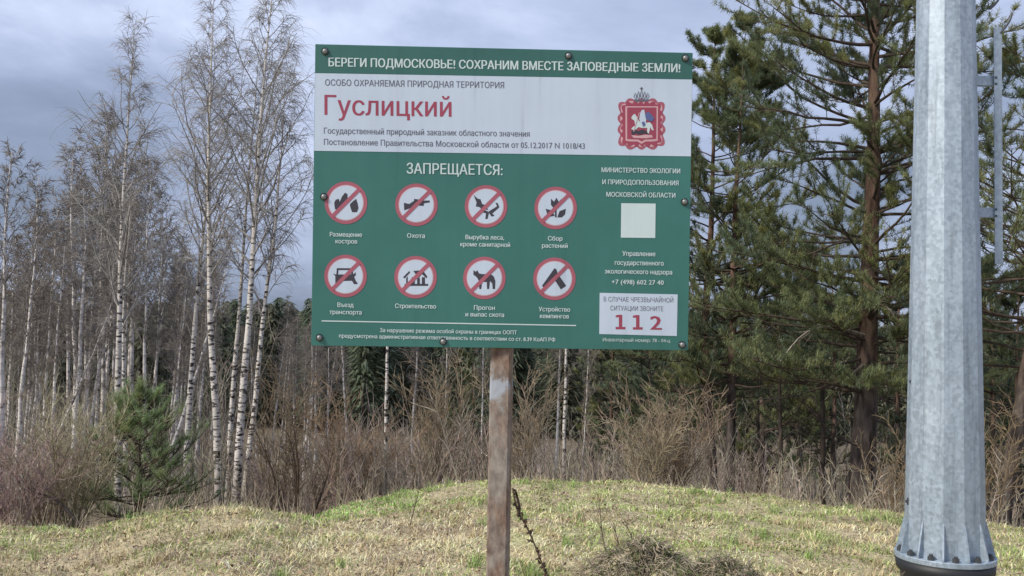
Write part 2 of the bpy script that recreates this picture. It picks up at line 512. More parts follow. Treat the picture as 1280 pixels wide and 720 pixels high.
def build_grass():
    N = 275000
    y = 4.6 + (14.5 - 4.6) * rng.random(N) ** 1.0
    x = (rng.random(N) * 2 - 1) * (.60 * y + 1.2)
    zc, yc = crest(x, y)
    keep = (y < yc + 2.0) & (rng.random(N) < np.clip(1.15 - (y - 6) * .035, .5, 1))
    dens = vnoise(x, y, .22) * .6 + vnoise(x + 4, y, .07) * .4
    keep &= rng.random(N) < .45 + dens
    x, y = x[keep], y[keep]; zc, yc = zc[keep], yc[keep]; n = len(x); a = x / y
    gp = vnoise(x, y, 1.1) * .5 + vnoise(x + 7, y + 1, .35) * .5
    # greener: left flank of the middle rise, edge of the left hummock, right side
    g = .27 + 1.9 * (gp - .45) + .24 * sm((a + .2) / .2)
    g += 1.6 * np.exp(-((a + .165) / .07) ** 2) * sm((y - 8.6) / .7)
    g += .45 * np.exp(-((a + .40) / .07) ** 2) * sm((y - 7.9) / .5)
    g += .25 * sm((a - .15) / .2) * sm((y - 6.5) / 1.5) + .25 * np.exp(-((a - .13) / .06) ** 2 - ((y - 6.8) / .8) ** 2)
    green = rng.random(n) < np.clip(g, .04, .85)
    c = np.empty((n, 3)); r = rng.random((n, 1)); v = rng.normal(1, .17, (n, 1))
    straw = np.array([.62, .51, .28]) * (1 - r) + np.array([.80, .70, .44]) * r
    brown = np.array([.38, .30, .23])
    isb = rng.random(n) < .16 + .9 * (vnoise(x + 2, y, .4) - .42) + .22 * sm((-.15 - a) / .2) * sm((9.2 - y) / 2)
    straw = np.where(isb[:, None], brown, straw)
    gr = np.array([.25, .34, .11]) * (1 - r) + np.array([.42, .48, .18]) * r
    fresh = (rng.random(n) < 1.0 * np.exp(-((a + .165) / .06) ** 2) * sm((y - 8.8) / .6))[:, None]
    gr = np.where(fresh, np.array([.24, .42, .10]) * (.8 + .5 * r), gr)
    c = np.where(green[:, None], gr, straw) * v
    patch = (.68 + .55 * vnoise(x, y, .45) + .45 * (vnoise(x, y, .14) - .3))[:, None]
    c = np.clip(c * patch, .02, .8)
    lean = np.where(green, rng.uniform(.1, .7, n), rng.uniform(.45, 1.0, n))
    tuft = .4 + 1.2 * vnoise(x, y, .25) ** 1.5
    h = np.where(green, rng.uniform(.025, .06, n), rng.uniform(.03, .095, n)) * tuft
    az = vnoise(x, y, .35) * 14 + rng.normal(0, 1.5, n)
    w = rng.uniform(.004, .009, n) * (1 + .06 * (y - 6))
    mb = MB(); blades(mb, x, y, h, w, lean, az, c)
    # coarser tussocks
    T_ = 150; ty = rng.uniform(5.2, 11, T_); tx = (rng.random(T_) * 2 - 1) * (.56 * ty + .5); q = 42
    x2 = np.repeat(tx, q) + rng.normal(0, .035, T_ * q); y2 = np.repeat(ty, q) + rng.normal(0, .035, T_ * q); n2 = T_ * q
    gt = np.repeat(rng.random(T_) < .4, q); rr = rng.random((n2, 1))
    c2 = np.where(gt[:, None], np.array([.22, .31, .10]) * (1 + .5 * rr), np.array([.48, .40, .25]) * (1 + .5 * rr)) * rng.normal(1, .15, (n2, 1))
    blades(mb, x2, y2, rng.uniform(.06, .16, n2), np.full(n2, .005), rng.uniform(.1, .75, n2), rng.uniform(0, 6.3, n2), np.clip(c2, .02, .8))
    # last year's fallen leaves and crumbs lying in the turf
    M = 12000; y = rng.uniform(4.8, 11.5, M); x = (rng.random(M) * 2 - 1) * (.58 * y + 1)
    kk = rng.random(M) < .25 + .9 * vnoise(x + 1, y + 5, .8) + .25 * sm((-.1 - x / y) / .2); x, y = x[kk], y[kk]; M = len(x)
    cen = np.stack([x, y, H(x, y) + rng.uniform(.008, .035, M)], -1); n_ = unit(rng.normal(0, .5, (M, 3)) + [0, 0, 1])
    a_ = perp(n_, rng.uniform(0, 6.3, M)); b_ = np.cross(n_, a_); sz = rng.uniform(.009, .024, (M, 1))
    V = np.stack([cen - a_ * sz, cen - b_ * sz * .6 + n_ * sz * .2, cen + a_ * sz, cen + b_ * sz * .6 + n_ * sz * .25], 1)
    ii = np.arange(M) * 4; lc = np.array([.30, .22, .15]) * rng.uniform(.35, 1.6, (M, 1))
    mb.add(V.reshape(-1, 3), np.stack([ii, ii + 1, ii + 2, ii + 3], -1), None, np.repeat(np.clip(lc, 0, .6), 4, axis=0))
    o = mb.build('grass', MATS['grass'], smooth=False)
    tag(o, 'matted straw coloured grass with fresh green patches on the rise', 'grass', kind='stuff')
    # taller dead stalks and fringe on the crest
    M = 4200
    y = rng.uniform(5, 12.5, M); x = (rng.random(M) * 2 - 1) * (.58 * y + 1)
    zc, yc = crest(x, y)
    k = (y < yc + 1.2) & (rng.random(M) < .25 + .75 * sm((y - yc + 1.5) / 1.5)); x, y = x[k], y[k]; n = len(x)
    mb = MB()
    S = np.stack([x, y, H(x, y) - .01], -1)
    D = np.stack([rng.normal(0, .25, n), rng.normal(0, .25, n), np.ones(n)], -1)
    L = rng.uniform(.10, .34, n)
    P = grow(S, D, L, 4, (0, 0, -.2), .12)
    tubes(mb, P, taper(np.full(n, .0022), np.full(n, .0012), 4), 3, np.array([.50, .42, .30]) * rng.uniform(.4, 1.3, (n, 1)))
    o = mb.build('dead_stalks', MATS['grass'])
    tag(o, 'thin dead weed stalks sticking up from the grass along the crest', 'dry stalks', kind='stuff')


build_grass()

# ------------------------------------------------------------------ tree generators
def leafless_crown(mb, trunk, tr, z0, nl, Lmax, up, sec, twg, col, droop=0.0, tw_r=.0045, g=None, shape=None, Kt=4):
    """limbs, secondary branches and twigs of a leafless tree on a trunk polyline (K,3)"""
    g = g or rng
    T = trunk[None]
    t = z0 + (1 - z0) * (np.arange(nl) + g.random(nl)) / nl * .985
    S, tan = along(T, np.zeros(nl, int), t)
    az = np.arange(nl) * 2.4 + g.normal(0, .5, nl)
    side = perp(tan, az)
    k = (t - z0) / (1 - z0)
    prof = shape(k) if shape else (np.sin(np.clip(k * 1.15 + .12, 0, 1) * math.pi) * .75 + .25)
    L = Lmax * prof * g.uniform(.65, 1.15, nl)
    D = unit(tan * up + side)
    P1 = grow(S, D, L, 7, (0, 0, .5), .09, g)
    r_at = np.interp(t, np.linspace(0, 1, len(tr)), tr)
    r1 = np.minimum(r_at * .55, .006 + L * .011)
    tubes(mb, P1, taper(r1, np.full(nl, .004), 7), 4, np.array(col) * g.uniform(.8, 1.15, (nl, 1)))
    n2 = nl * sec
    i2 = np.repeat(np.arange(nl), sec); t2 = .18 + .8 * g.random(n2)
    S2, tn2 = along(P1, i2, t2)
    D2 = unit(tn2 + .75 * perp(tn2, g.uniform(0, 6.3, n2)) + np.array([0, 0, .15]))
    L2 = np.maximum(L[i2] * .45 * (1.1 - .6 * t2) * g.uniform(.5, 1.3, n2), .12)
    P2 = grow(S2, D2, L2, 5, (0, 0, .25 - droop), .13, g)
    tubes(mb, P2, taper(np.minimum(r1[i2] * .5, .008), np.full(n2, .003), 5), 3, np.array(col) * g.uniform(.8, 1.2, (n2, 1)))
    n3 = n2 * twg
    i3 = np.repeat(np.arange(n2), twg); t3 = .1 + .9 * g.random(n3)
    S3, tn3 = along(P2, i3, t3)
    D3 = unit(tn3 + .8 * perp(tn3, g.uniform(0, 6.3, n3)))
    L3 = np.clip(L2[i3] * .6, .18, .7) * g.uniform(.5, 1.3, n3) * (1 + .6 * max(droop, 0))
    P3 = grow(S3, D3, L3, Kt, (0, 0, -1.6 * droop), .14, g)
    tubes(mb, P3, taper(np.full(n3, tw_r), np.full(n3, tw_r * .45), Kt), 3, np.array(col) * g.uniform(.75, 1.25, (n3, 1)))
    return P1


def polyline(pts, K):
    pts = np.asarray(pts, float)
    d = np.concatenate([[0], np.cumsum(np.linalg.norm(np.diff(pts, axis=0), axis=1))]); u = np.linspace(0, d[-1], K)
    # Catmull-like smoothing through interpolation and one blur
    P = np.stack([np.interp(u, d, pts[:, i]) for i in range(3)], -1)
    for _ in range(3):
        P[1:-1] = (P[:-2] + 2 * P[1:-1] + P[2:]) / 4
    return P


def trunk_from_pixels(pix, Y, K=26, wob=.02, dY=0.0):
    """root point and trunk polyline relative to the root, for a trunk standing Y ahead"""
    pts = [at(px, py, Y + dY * i / max(len(pix) - 1, 1)) for i, (px, py) in enumerate(pix)]
    gz = float(H(pts[0][0], pts[0][1]))
    d = (pts[1] - pts[0]) / max(pts[1][2] - pts[0][2], .01)
    base = pts[0] + d * (gz - .06 - pts[0][2])
    root = np.array([base[0], base[1], float(H(base[0], base[1]))])
    P = polyline([base] + [p for p in pts if p[2] > base[2] + .15], K)
    P[2:] += np.cumsum(rng.normal(0, wob * .5, (K - 2, 3)) * [1, 1, 0], axis=0) * .5
    return root, P - root


def birch(pix, Y, r0, label, **kw):
    kw = {**dict(z0=.38, nl=34, Lmax=1.5, up=1.1, sec=7, twg=7, droop=.65, col=(.33, .31, .29), dY=0.0, tw_r=.0036), **kw}
    kw['Lmax'] *= 1.25
    root, P = trunk_from_pixels(pix, Y, dY=kw.pop('dY'))
    rt = empty('birch_tree', root)
    K = len(P); R = .76 * r0 * (1 - np.linspace(0, 1, K) ** 1.0 * .93); R[0] *= 1.2
    mb = MB(); tubes(mb, P, R, 8); mb.build('trunk', MATS['birch_bark'], rt)
    cb = MB(); leafless_crown(cb, P, R, **kw); cb.build('crown', MATS['twig'], rt)
    return tag(rt, label, 'birch tree', 'tall white birches on the left')


# near birches, left: pixels of trunk from root to tip
birch([(148, 640), (147, 520), (149, 380), (152, 250), (160, 130), (168, 32)], 19.0, .10,
      'tallest lone birch behind the small green pine, open rounded crown of fine twigs', nl=40, Lmax=1.65, z0=.36)
birch([(157, 640), (157, 520), (155, 400), (160, 330), (172, 220)], 19.8, .07,
      'slimmer birch stem standing right against the lone tall birch behind the small pine', nl=18, Lmax=.9, z0=.5, sec=5)
birch([(232, 632), (237, 500), (245, 390), (258, 250), (262, 100)], 20.5, .10,
      'slightly leaning birch just right of the small green pine, white stem speckled black', nl=34, Lmax=1.4, z0=.45)
birch([(274, 640), (270, 520), (261, 390), (260, 250), (262, 120), (268, -10)], 18.5, .105,
      'birch leaning left, leftmost of the close clump of four stems', nl=42, Lmax=1.45, z0=.42)
birch([(284, 636), (290, 500), (300, 390), (308, 270), (318, 150), (325, 60)], 19.2, .078,
      'thinnest stem of the clump of four birches, second from the left', nl=24, Lmax=1.1, z0=.48, sec=6)
birch([(294, 640), (303, 500), (311, 390), (317, 250), (324, 120), (340, -40)], 18.2, .11,
      'thickest birch of the clump of four, second from the right, with drooping crown', nl=46, Lmax=1.75, z0=.40, droop=.8)
birch([(303, 640), (317, 520), (330, 390), (345, 280), (352, 190), (358, 90)], 18.6, .085,
      'birch leaning right, rightmost stem of the clump of four beside the board', nl=28, Lmax=1.25, z0=.42, droop=.7)
birch([(481, 612), (485, 480), (490, 330), (492, 200)], 17.0, .055,
      'thin white birch stem seen under the left part of the board', nl=16, Lmax=.9, z0=.5, sec=5)
birch([(704, 600), (707, 460), (709, 330), (708, 200)], 17.5, .052,
      'thin bright birch stem seen under the board right of the post', nl=16, Lmax=.9, z0=.5, sec=5)

# mid-distance thin birches: trunks one can tell apart
def far_birch_proto(h, lean, seed):
    g = np.random.default_rng(seed)
    P = polyline([(0, 0, -.1), (lean * .4, 0, h * .35), (lean * .8, g.normal(0, .1), h * .7), (lean, 0, h)], 14)
    P[1:] += np.cumsum(g.normal(0, .03, (13, 3)) * [1, 1, 0], axis=0)
    R = .082 * (1 - np.linspace(0, 1, 14) * .9)
    mb = MB(); tubes(mb, P, R, 5); t = mb.mesh('trunk'); t.materials.append(MATS['birch_bark_far'])
    cb = MB(); leafless_crown(cb, P, R, .42, 28, 1.2, 1.5, 7, 6, (.255, .225, .195), .25, .009, g, Kt=3, shape=lambda k: .35 + .75 * np.sin(np.clip(k * .9 + .12, 0, 1) * math.pi))
    c = cb.mesh('crown'); c.materials.append(MATS['twig'])
    return t, c, h


FB = [far_birch_proto(10, l, 40 + i) for i, l in enumerate((0.0, .5, -.4, .9, -.1))]


def place_far_birch(i, pxb, pyt, Y, label, group, lean=0.0, rs=1.0):
    t, c, h = FB[i % len(FB)]
    p = at(pxb, 560, Y); top = at(pxb, pyt, Y)
    z = float(H(p[0], p[1])); s = (top[2] - z) / h
    o = empty('slender_birch', (p[0], p[1], z), (0, lean, (i * 1.7) % 6.28 if abs(lean) < .05 else 0), s)
    for nm, me in (('trunk', t), ('crown', c)):
        q = bpy.data.objects.new(nm, me); COL.objects.link(q); q.parent = o
        if nm == 'trunk': q.scale = (rs, rs, 1)
    tag(o, label, 'birch tree', group)


GB = 'slender birches in the wood behind'
specific = [
    (4, 190, 27, 0.0, 'slender birch at the very left edge of the photo, with reddish twigs', 1.4),
    (22, 215, 30, .02, 'second slender birch from the left edge, standing upright in the wood', 1.1),
    (46, 260, 33, .0, 'slender grey birch between the left edge and the strongly leaning birch', 1.0),
    (34, 330, 24, .27, 'strongly right-leaning birch at the far left above the bushes', 1.2),
    (62, 285, 30, .03, 'straight slender birch just right of the leaning one at far left', 1.0),
    (88, 235, 28, .0, 'pale slender birch above the grey willow bush at far left', 1.3),
    (104, 265, 34, .07, 'slightly leaning slender birch left of the lone tall birch', 1.0),
    (124, 245, 36, .0, 'thin birch close on the left of the lone tall birch', 1.0),
    (195, 290, 25, .17, 'right-leaning slender birch rising from behind the small green pine', 1.2),
    (210, 340, 31, .06, 'thin grey birch between the small pine and the speckled leaning birch', 1.0),
    (222, 300, 38, .0, 'faint slender birch left of the speckled leaning birch', 1.0),
    (350, 420, 34, .0, 'short thin birch right of the clump of four, before the dark conifers', .8),
    (410, 380, 38, .0, 'pale slim birch seen under the lower left corner of the board', 1.0),
    (440, 360, 36, .0, 'pale slim birch left of the white stem under the board', 1.0),
    (513, 350, 22, .02, 'thin birch just right of the white stem under the left part of the board', 1.0),
    (556, 340, 24, .0, 'thin dull birch midway between the post and the white stem under the board', .9),
    (603, 350, 20, .0, 'thin birch immediately left of the rusty post', .8),
    (692, 330, 21, .0, 'dull thin birch immediately left of the bright stem right of the post', 1.0),
    (728, 380, 26, -.03, 'faint thin birch right of the bright stem under the board', .8),
]
for i, (px, pt, Y, ln, lab, rs) in enumerate(specific):
    place_far_birch(i, px, pt, Y, lab, GB, ln, rs)
r2 = random.Random(4)
LG = 'one of many thin grey-brown birches massed in the left background wood'
for i in range(64):
    px = r2.uniform(-60, 400)
    top = 215 + 75 * math.sin(px * .027 + 1.2) + r2.uniform(-15, 95) + max(0, px - 210) * .42 + 18
    if px > 290: top = max(top, 372 + r2.uniform(0, 40))
    place_far_birch(i + 3, px, top, r2.uniform(32, 52), LG, 'massed thin birches of the left wood', r2.uniform(-.04, .06), r2.uniform(.7, 1.2))

# ------------------------------------------------------------------ pines
def needle_shoots(mb, S, D, L, nn, nl, g, cols, w=.0035):
    """bottle-brush shoots of needles: S start, D direction, L length"""
    N = len(S)
    D = unit(D)
    t = np.tile(np.linspace(.05, 1.0, nn), (N, 1)) + g.normal(0, .03, (N, nn))
    base = S[:, None] + D[:, None] * (L[:, None] * t)[..., None]
    az = np.arange(nn)[None] * 2.39996 + g.uniform(0, 6.3, (N, 1))
    side = perp(np.repeat(D[:, None], nn, 1), az)
    nd_ = unit(side * .9 + D[:, None] * g.uniform(.1, .9, (N, nn, 1)) + g.normal(0, .12, (N, nn, 3)))
    ln = nl * g.uniform(.75, 1.2, (N, nn, 1))
    wv = unit(np.cross(nd_, np.array([.3, .2, 1.0]))) * w
    V = np.stack([base - wv, base + wv, base + nd_ * ln], 2)
    M = N * nn; i = np.arange(M) * 3
    c = np.repeat(cols, nn * 3, axis=0)
    mb.add(V.reshape(-1, 3), None, np.stack([i, i + 1, i + 2], -1), c)


GREENS = np.array([[.265, .30, .15], [.215, .26, .15], [.33, .34, .15], [.18, .225, .14]])


def pine_crown(lb, nb, P, R, g, z0, nl, env, sec=7, sh=9, nn=16, nl_len=.06, greens=GREENS, upness=.45, tp=1.0, nw=.0035):
    """limbs into lb, needles into nb. env(k, az) -> limb length, k 0 at z0 and 1 at the tip"""
    T = P[None]
    t = z0 + (1 - z0) * np.sort(g.random(nl)) ** tp
    # whorls: pull limbs together in height
    t = np.clip(np.round(t * 34) / 34 + g.normal(0, .006, nl), z0, .995)
    S, tan = along(T, np.zeros(nl, int), t)
    az = g.uniform(0, 2 * math.pi, nl)
    k = (t - z0) / (1 - z0)
    L = np.array([env(a, b) for a, b in zip(k, az)]) * g.uniform(.7, 1.15, nl)
    side = np.stack([np.cos(az), np.sin(az), np.zeros(nl)], -1)
    D = unit(side + np.array([0, 0, 1]) * (-.05 + upness * k + g.normal(0, .16, nl))[:, None])
    P1 = grow(S, D, L, 8, (0, 0, .35), .10, g)
    r_at = np.interp(t, np.linspace(0, 1, len(R)), R)
    r1 = np.minimum(r_at * .4, .006 + L * .012)
    tubes(lb, P1, taper(r1, np.full(nl, .006), 8), 5, np.array([.10, .075, .06]) * g.uniform(.7, 1.2, (nl, 1)))
    n2 = nl * sec; i2 = np.repeat(np.arange(nl), sec)
    t2 = np.clip(.2 + .8 * g.random(n2) ** .8, 0, 1)
    S2, tn2 = along(P1, i2, t2)
    sd = np.cross(tn2, np.array([0, 0, 1.0])) * np.where(g.random(n2) < .5, -1, 1)[:, None]
    D2 = unit(tn2 * .8 + sd * g.uniform(.3, 1.0, (n2, 1)) + np.array([0, 0, 1]) * g.normal(.15, .25, n2)[:, None])
    L2 = np.clip(L[i2] * .38 * g.uniform(.5, 1.3, n2), .18, .9)
    P2 = grow(S2, D2, L2, 5, (0, 0, .4), .1, g)
    tubes(lb, P2, taper(np.full(n2, .008), np.full(n2, .004), 5), 3, np.array([.13, .095, .07]) * g.uniform(.7, 1.2, (n2, 1)))
    n3 = int(n2 * sh); i3 = g.integers(0, n2, n3); t3 = g.random(n3) ** .6
    S3, tn3 = along(P2, i3, t3)
    D3 = unit(tn3 + perp(tn3, g.uniform(0, 6.3, n3)) * g.uniform(.2, .9, (n3, 1)) + np.array([0, 0, .55]))
    L3 = g.uniform(.05, .14, n3)
    base = greens[g.integers(0, len(greens), nl)][i2][i3]
    cols = np.clip(base * g.normal(1, .18, (n3, 1)) , .015, .5)
    needle_shoots(nb, S3, D3, L3, nn, nl_len, g, cols, nw)


def pine(name, pix, Y, r0, label, env, seed, K=30, dY=0, cat='pine tree', group=None, sec_trunk=None, rcurve=1.0, **kw):
    root, P = trunk_from_pixels(pix, Y, K, .03, dY)
    rt = empty(name, root)
    R = r0 * (1 - np.linspace(0, 1, K) ** rcurve * .94); R[0] *= 1.18; R[1] *= 1.05
    mb = MB(); tubes(mb, P, R, 12)
    mb.build('trunk', MATS['pine_bark'], rt)
    g = np.random.default_rng(seed); lb, nb = MB(), MB()
    pine_crown(lb, nb, P, R, g, env=env, **kw)
    cr = lb.build('crown', MATS['twig'], rt)
    nb.build('needles', MATS['foliage'], cr, smooth=False)
    if group: rt['group'] = group
    return tag(rt, label, cat), P, root


def env_big(k, az):
    # widest a little below the middle, side towards the camera's left kept long
    b = np.interp(k, [0, .12, .3, .5, .62, .8, 1], [2.1, 2.5, 1.9, 2.1, 2.4, 1.7, .5])
    left = max(0.0, -math.cos(az))
    return b * (1 + .15 * left)


big, PB, rootB = pine('big_pine', [(1077, 640), (1079, 560), (1084, 470), (1086, 300), (1089, 200), (1092, 60), (1096, -130), (1098, -260)], 16.0, .235,
                      'largest pine, thick dark trunk left of the grey mast, crown rising out of the photo', env_big, 3,
                      z0=.16, nl=160, sec=10, sh=16, nn=12, nl_len=.082, nw=.0065, rcurve=.8)

def boughs(rt, P, specs, seed, greens):
    """long low boughs carrying flat pads of needles: (height on trunk, azimuth, length, rise)"""
    g = np.random.default_rng(seed); lb, nb = MB(), MB()
    for hz, az, L, rise in specs:
        S = np.array([[np.interp(hz, P[:, 2], P[:, 0]), np.interp(hz, P[:, 2], P[:, 1]), hz]])
        D = np.array([[math.cos(az), math.sin(az), rise]])
        B = grow(S, D, np.array([L]), 9, (0, 0, .25), .07, g)
        tubes(lb, B, taper(np.array([.026]), np.array([.007]), 9), 6, (.085, .065, .055))
        n2 = 16; t2 = np.clip(.3 + .7 * g.random(n2), 0, 1)
        S2, t = along(B, np.zeros(n2, int), t2)
        sd = np.cross(t, [0, 0, 1.0]) * np.where(np.arange(n2) % 2, 1, -1)[:, None]
        P2 = grow(S2, unit(t * .8 + sd * g.uniform(.4, 1.1, (n2, 1)) + [0, 0, .15]), L * g.uniform(.16, .42, n2), 5, (0, 0, .3), .1, g)
        tubes(lb, P2, taper(np.full(n2, .009), np.full(n2, .004), 5), 3, (.12, .09, .07))
        n3 = n2 * 15; i3 = np.repeat(np.arange(n2), 15)
        S3, t3 = along(P2, i3, g.random(n3) ** .6)
        D3 = unit(t3 + perp(t3, g.uniform(0, 6.3, n3)) * g.uniform(.3, .9, (n3, 1)) + [0, 0, .6])
        c = np.clip(greens[g.integers(0, len(greens), n3)] * g.normal(1, .15, (n3, 1)), .02, .5)
        needle_shoots(nb, S3, D3, g.uniform(.07, .16, n3), 12, .08, g, c, .0062)
    o = lb.build('low_boughs', MATS['twig'], rt); nb.build('needles', MATS['foliage'], o, smooth=False)


def hz_at(py): return at(1080, py, 16.0)[2] - rootB[2]


boughs(big, PB, [(hz_at(410), 3.3, 2.3, -.05), (hz_at(425), 3.9, 2.1, -.1), (hz_at(445), 3.6, 2.5, -.15), (hz_at(460), 2.9, 2.1, -.1),
                 (hz_at(450), 4.5, 1.5, -.15), (hz_at(430), 5.2, 1.2, -.1), (hz_at(395), 3.0, 2.0, .1), (hz_at(380), 4.2, 1.6, .0), (hz_at(440), 6.0, 1.4, -.1),
                 (hz_at(470), 3.3, 1.9, -.12), (hz_at(350), 3.7, 1.9, .1), (hz_at(470), 4.1, 1.5, -.2)], 14, GREENS * 1.15)

env_l = lambda k, az: np.interp(k, [0, .2, .5, .8, 1], [1.6, 1.9, 1.5, .95, .22])
pine('tall_pine', [(889, 625), (890, 540), (884, 430), (893, 300), (896, 160), (899, 48)], 19.0, .12,
     'crooked reddish pine nearest the right edge of the board, left of two narrow pines', env_l, 5,
     z0=.24, nl=88, sec=8, sh=14, nn=12, tp=1.3, nl_len=.085, nw=.0075)
pine('tall_pine', [(911, 628), (912, 520), (914, 400), (921, 250), (932, 42)], 18.0, .105,
     'straight dark pine standing right of the crooked reddish one, pointed top', env_l, 6,
     z0=.24, nl=88, sec=8, sh=14, nn=12, tp=1.3, nl_len=.085, nw=.0075)
env_r = lambda k, az: np.interp(k, [0, .3, .6, 1], [1.6, 2.2, 1.9, .8])
pine('leaning_pine', [(1250, 668), (1262, 590), (1283, 470), (1300, 330), (1310, 150), (1312, 60)], 14.0, .125,
     'right-leaning pine at the right edge of the photo, beyond the mast', env_r, 8,
     z0=.34, nl=90, sec=7, sh=12, nn=12, nl_len=.075, nw=.0065)

# young pine on the left, soft and round
root, P = trunk_from_pixels([(175, 640), (175, 560), (176, 505)], 13.2, 14, .01)
rt = empty('young_pine', root)
mb = MB(); tubes(mb, P, .035 * (1 - np.linspace(0, 1, 14) * .85), 7); mb.build('trunk', MATS['pine_bark'], rt)
g = np.random.default_rng(21); lb, nb = MB(), MB()
pine_crown(lb, nb, P, .035 * (1 - np.linspace(0, 1, 14) * .85), g,   .05, 70,
           lambda k, az: np.interp(k, [0, .3, .6, .85, 1], [.8, .84, .66, .4, .15]), sec=6, sh=8, nn=11, nl_len=.06,
           greens=np.array([[.27, .36, .17], [.31, .40, .19], [.35, .41, .19]]), upness=.7, nw=.004)
cr = lb.build('crown', MATS['twig'], rt); nb.build('needles', MATS['foliage'], cr, smooth=False)
tag(rt, 'small bushy green pine growing on the left crest in front of the birches', 'young pine')

# mid-distance pines, two shapes shared
def mid_pine_proto(seed, h, w, z0=.12, nl=70):
    g = np.random.default_rng(seed)
    P = polyline([(0, 0, -.1), (.1, 0, h * .5), (0, 0, h)], 14); R = .11 * (1 - np.linspace(0, 1, 14) * .9)
    mb = MB(); tubes(mb, P, R, 7); t = mb.mesh('trunk'); t.materials.append(MATS['pine_bark'])
    lb, nb = MB(), MB()
    pine_crown(lb, nb, P, R, g, z0, nl, lambda k, az: w * np.interp(k, [0, .25, .6, 1], [.8, 1, .8, .12]), sec=7, sh=11, nn=9,
               nl_len=.12, nw=.011, greens=GREENS * .8)
    c = lb.mesh('crown'); c.materials.append(MATS['twig']); n = nb.mesh('needles', False); n.materials.append(MATS['foliage'])
    return t, c, n, h


MP = [mid_pine_proto(31, 7, 1.9), mid_pine_proto(32, 7, 1.5, .2)]


def mid_pine(i, px, pyt, Y, label, group=None, name='background_pine'):
    t, c, n, h = MP[i % 2]
    p = at(px, 560, Y); z = float(H(p[0], p[1])); s = (at(px, pyt, Y)[2] - z) / h
    o = empty(name, (p[0], p[1], z), (0, 0, i * 2.1), s)
    a = bpy.data.objects.new('trunk', t); b = bpy.data.objects.new('crown', c); d = bpy.data.objects.new('needles', n)
    for q, pr in ((a, o), (b, o), (d, b)): COL.objects.link(q); q.parent = pr
    tag(o, label, 'pine tree', group)


GM = 'dark pines standing behind the shrubs'
for i, (px, pt, Y, lab) in enumerate([
    (588, 425, 24, 'dark young pine just left of the rusty post under the board'),
    (765, 400, 27, 'dark background pine under the emblem side of the board, left of the tan shrubs'),
    (812, 385, 25, 'dark background pine under the lower right part of the board'),
    (850, 375, 30, 'dark background pine at the right end of the board bottom edge'),
    (955, 330, 25, 'dark background pine between the two narrow pines and the big pine'),
    (1000, 320, 28, 'dark background pine low behind the left boughs of the big pine'),
    (1040, 350, 24, 'dark background pine close on the left of the big pine trunk'),
    (1125, 330, 26, 'dark background pine between the big pine and the grey mast'),
    (1175, 340, 30, 'dark background pine hidden mostly by the grey mast'),
    (1238, 330, 24, 'dark background pine immediately right of the grey mast'),
    (1275, 350, 21, 'dark background pine at the right edge behind the leaning pine'),
    (925, 350, 32, 'dark background pine right behind the two narrow pines')]):
    mid_pine(i, px, pt, Y, lab, GM)

# slim bare trunks under the pines
for px, w, Y, pt, lab in ((975, .05, 17, 420, 'slim dark bare trunk under the pine boughs, left of the other slim trunk'),
                          (1028, .06, 16.5, 430, 'slim dark bare trunk just left of the big pine'),
                          (947, .035, 18, 470, 'thin dark sapling right of the two narrow pines')):
    root, P = trunk_from_pixels([(px, 635), (px + 1, 540), (px - 1, pt)], Y, 14, .02)
    rt = empty('bare_sapling', root)
    mb = MB(); R = w * (1 - np.linspace(0, 1, 14) * .6); tubes(mb, P, R, 6, (.07, .055, .045)); mb.build('trunk', MATS['twig'], rt)
    cb = MB(); leafless_crown(cb, P, R, .25, 14, .8, .4, 4, 3, (.12, .095, .08)); cb.build('crown', MATS['twig'], rt)
    tag(rt, lab, 'bare tree', 'bare saplings under the pines')

# ------------------------------------------------------------------ far forest
def build_far_forest():
    g = np.random.default_rng(77); mb = MB(); tb = MB()
    n = 300
    for i in range(n):
        Y = g.uniform(70, 104); X = g.uniform(-.62, .62) * Y
        pyt = 384 + 12 * vnoise(np.array([X]), np.array([0.]), 9)[0] + (g.uniform(-8, 12)) + (X / Y) * 18.8
        zt = EYE[2] + (410 - pyt) / FPX * Y
        z = float(H(X, Y)); h = zt - z
        m = 1000
        k = g.random(m) ** .8; az = g.uniform(0, 6.283, m)
        rad = (2.3 * (1 - k) ** .8 + .12) * (.8 + .2 * np.sin(k * 60)) * g.uniform(.35, 1.05, m)
        c = np.stack([X + rad * np.cos(az), Y + rad * np.sin(az), z + h * (.06 + .94 * k)], -1)
        s = g.uniform(.3, .75, m)
        out = np.stack([np.cos(az), np.sin(az), g.uniform(-1.2, -.25, m)], -1)
        side = np.stack([-np.sin(az), np.cos(az), g.normal(0, .3, m)], -1)
        V = np.stack([c - side * s[:, None] * .16, c + side * s[:, None] * .16, c + out * s[:, None] + np.array([0, 0, .12])], 1)
        ii = np.arange(m) * 3
        base = np.array([[.13, .165, .11], [.15, .18, .115], [.175, .175, .12]])[g.integers(0, 3)]
        mb.add(V.reshape(-1, 3), None, np.stack([ii, ii + 1, ii + 2], -1), np.repeat(base * g.normal(1, .22, (m, 1)).clip(.4, 1.8), 3, axis=0))
        tubes(tb, np.array([[X, Y, z - .2], [X, Y, z + h * .97]]), np.array([.14, .02]), 5, (.10, .08, .07))
    o = mb.build('far_forest', MATS['foliage'], smooth=False)
    tag(o, 'dark band of conifers forming the far forest edge along the horizon', 'forest', kind='stuff')
    o2 = tb.build('far_forest_trunks', MATS['twig'])
    tag(o2, 'thin dark trunks standing inside the far conifer forest', 'forest trunks', kind='stuff')


build_far_forest()

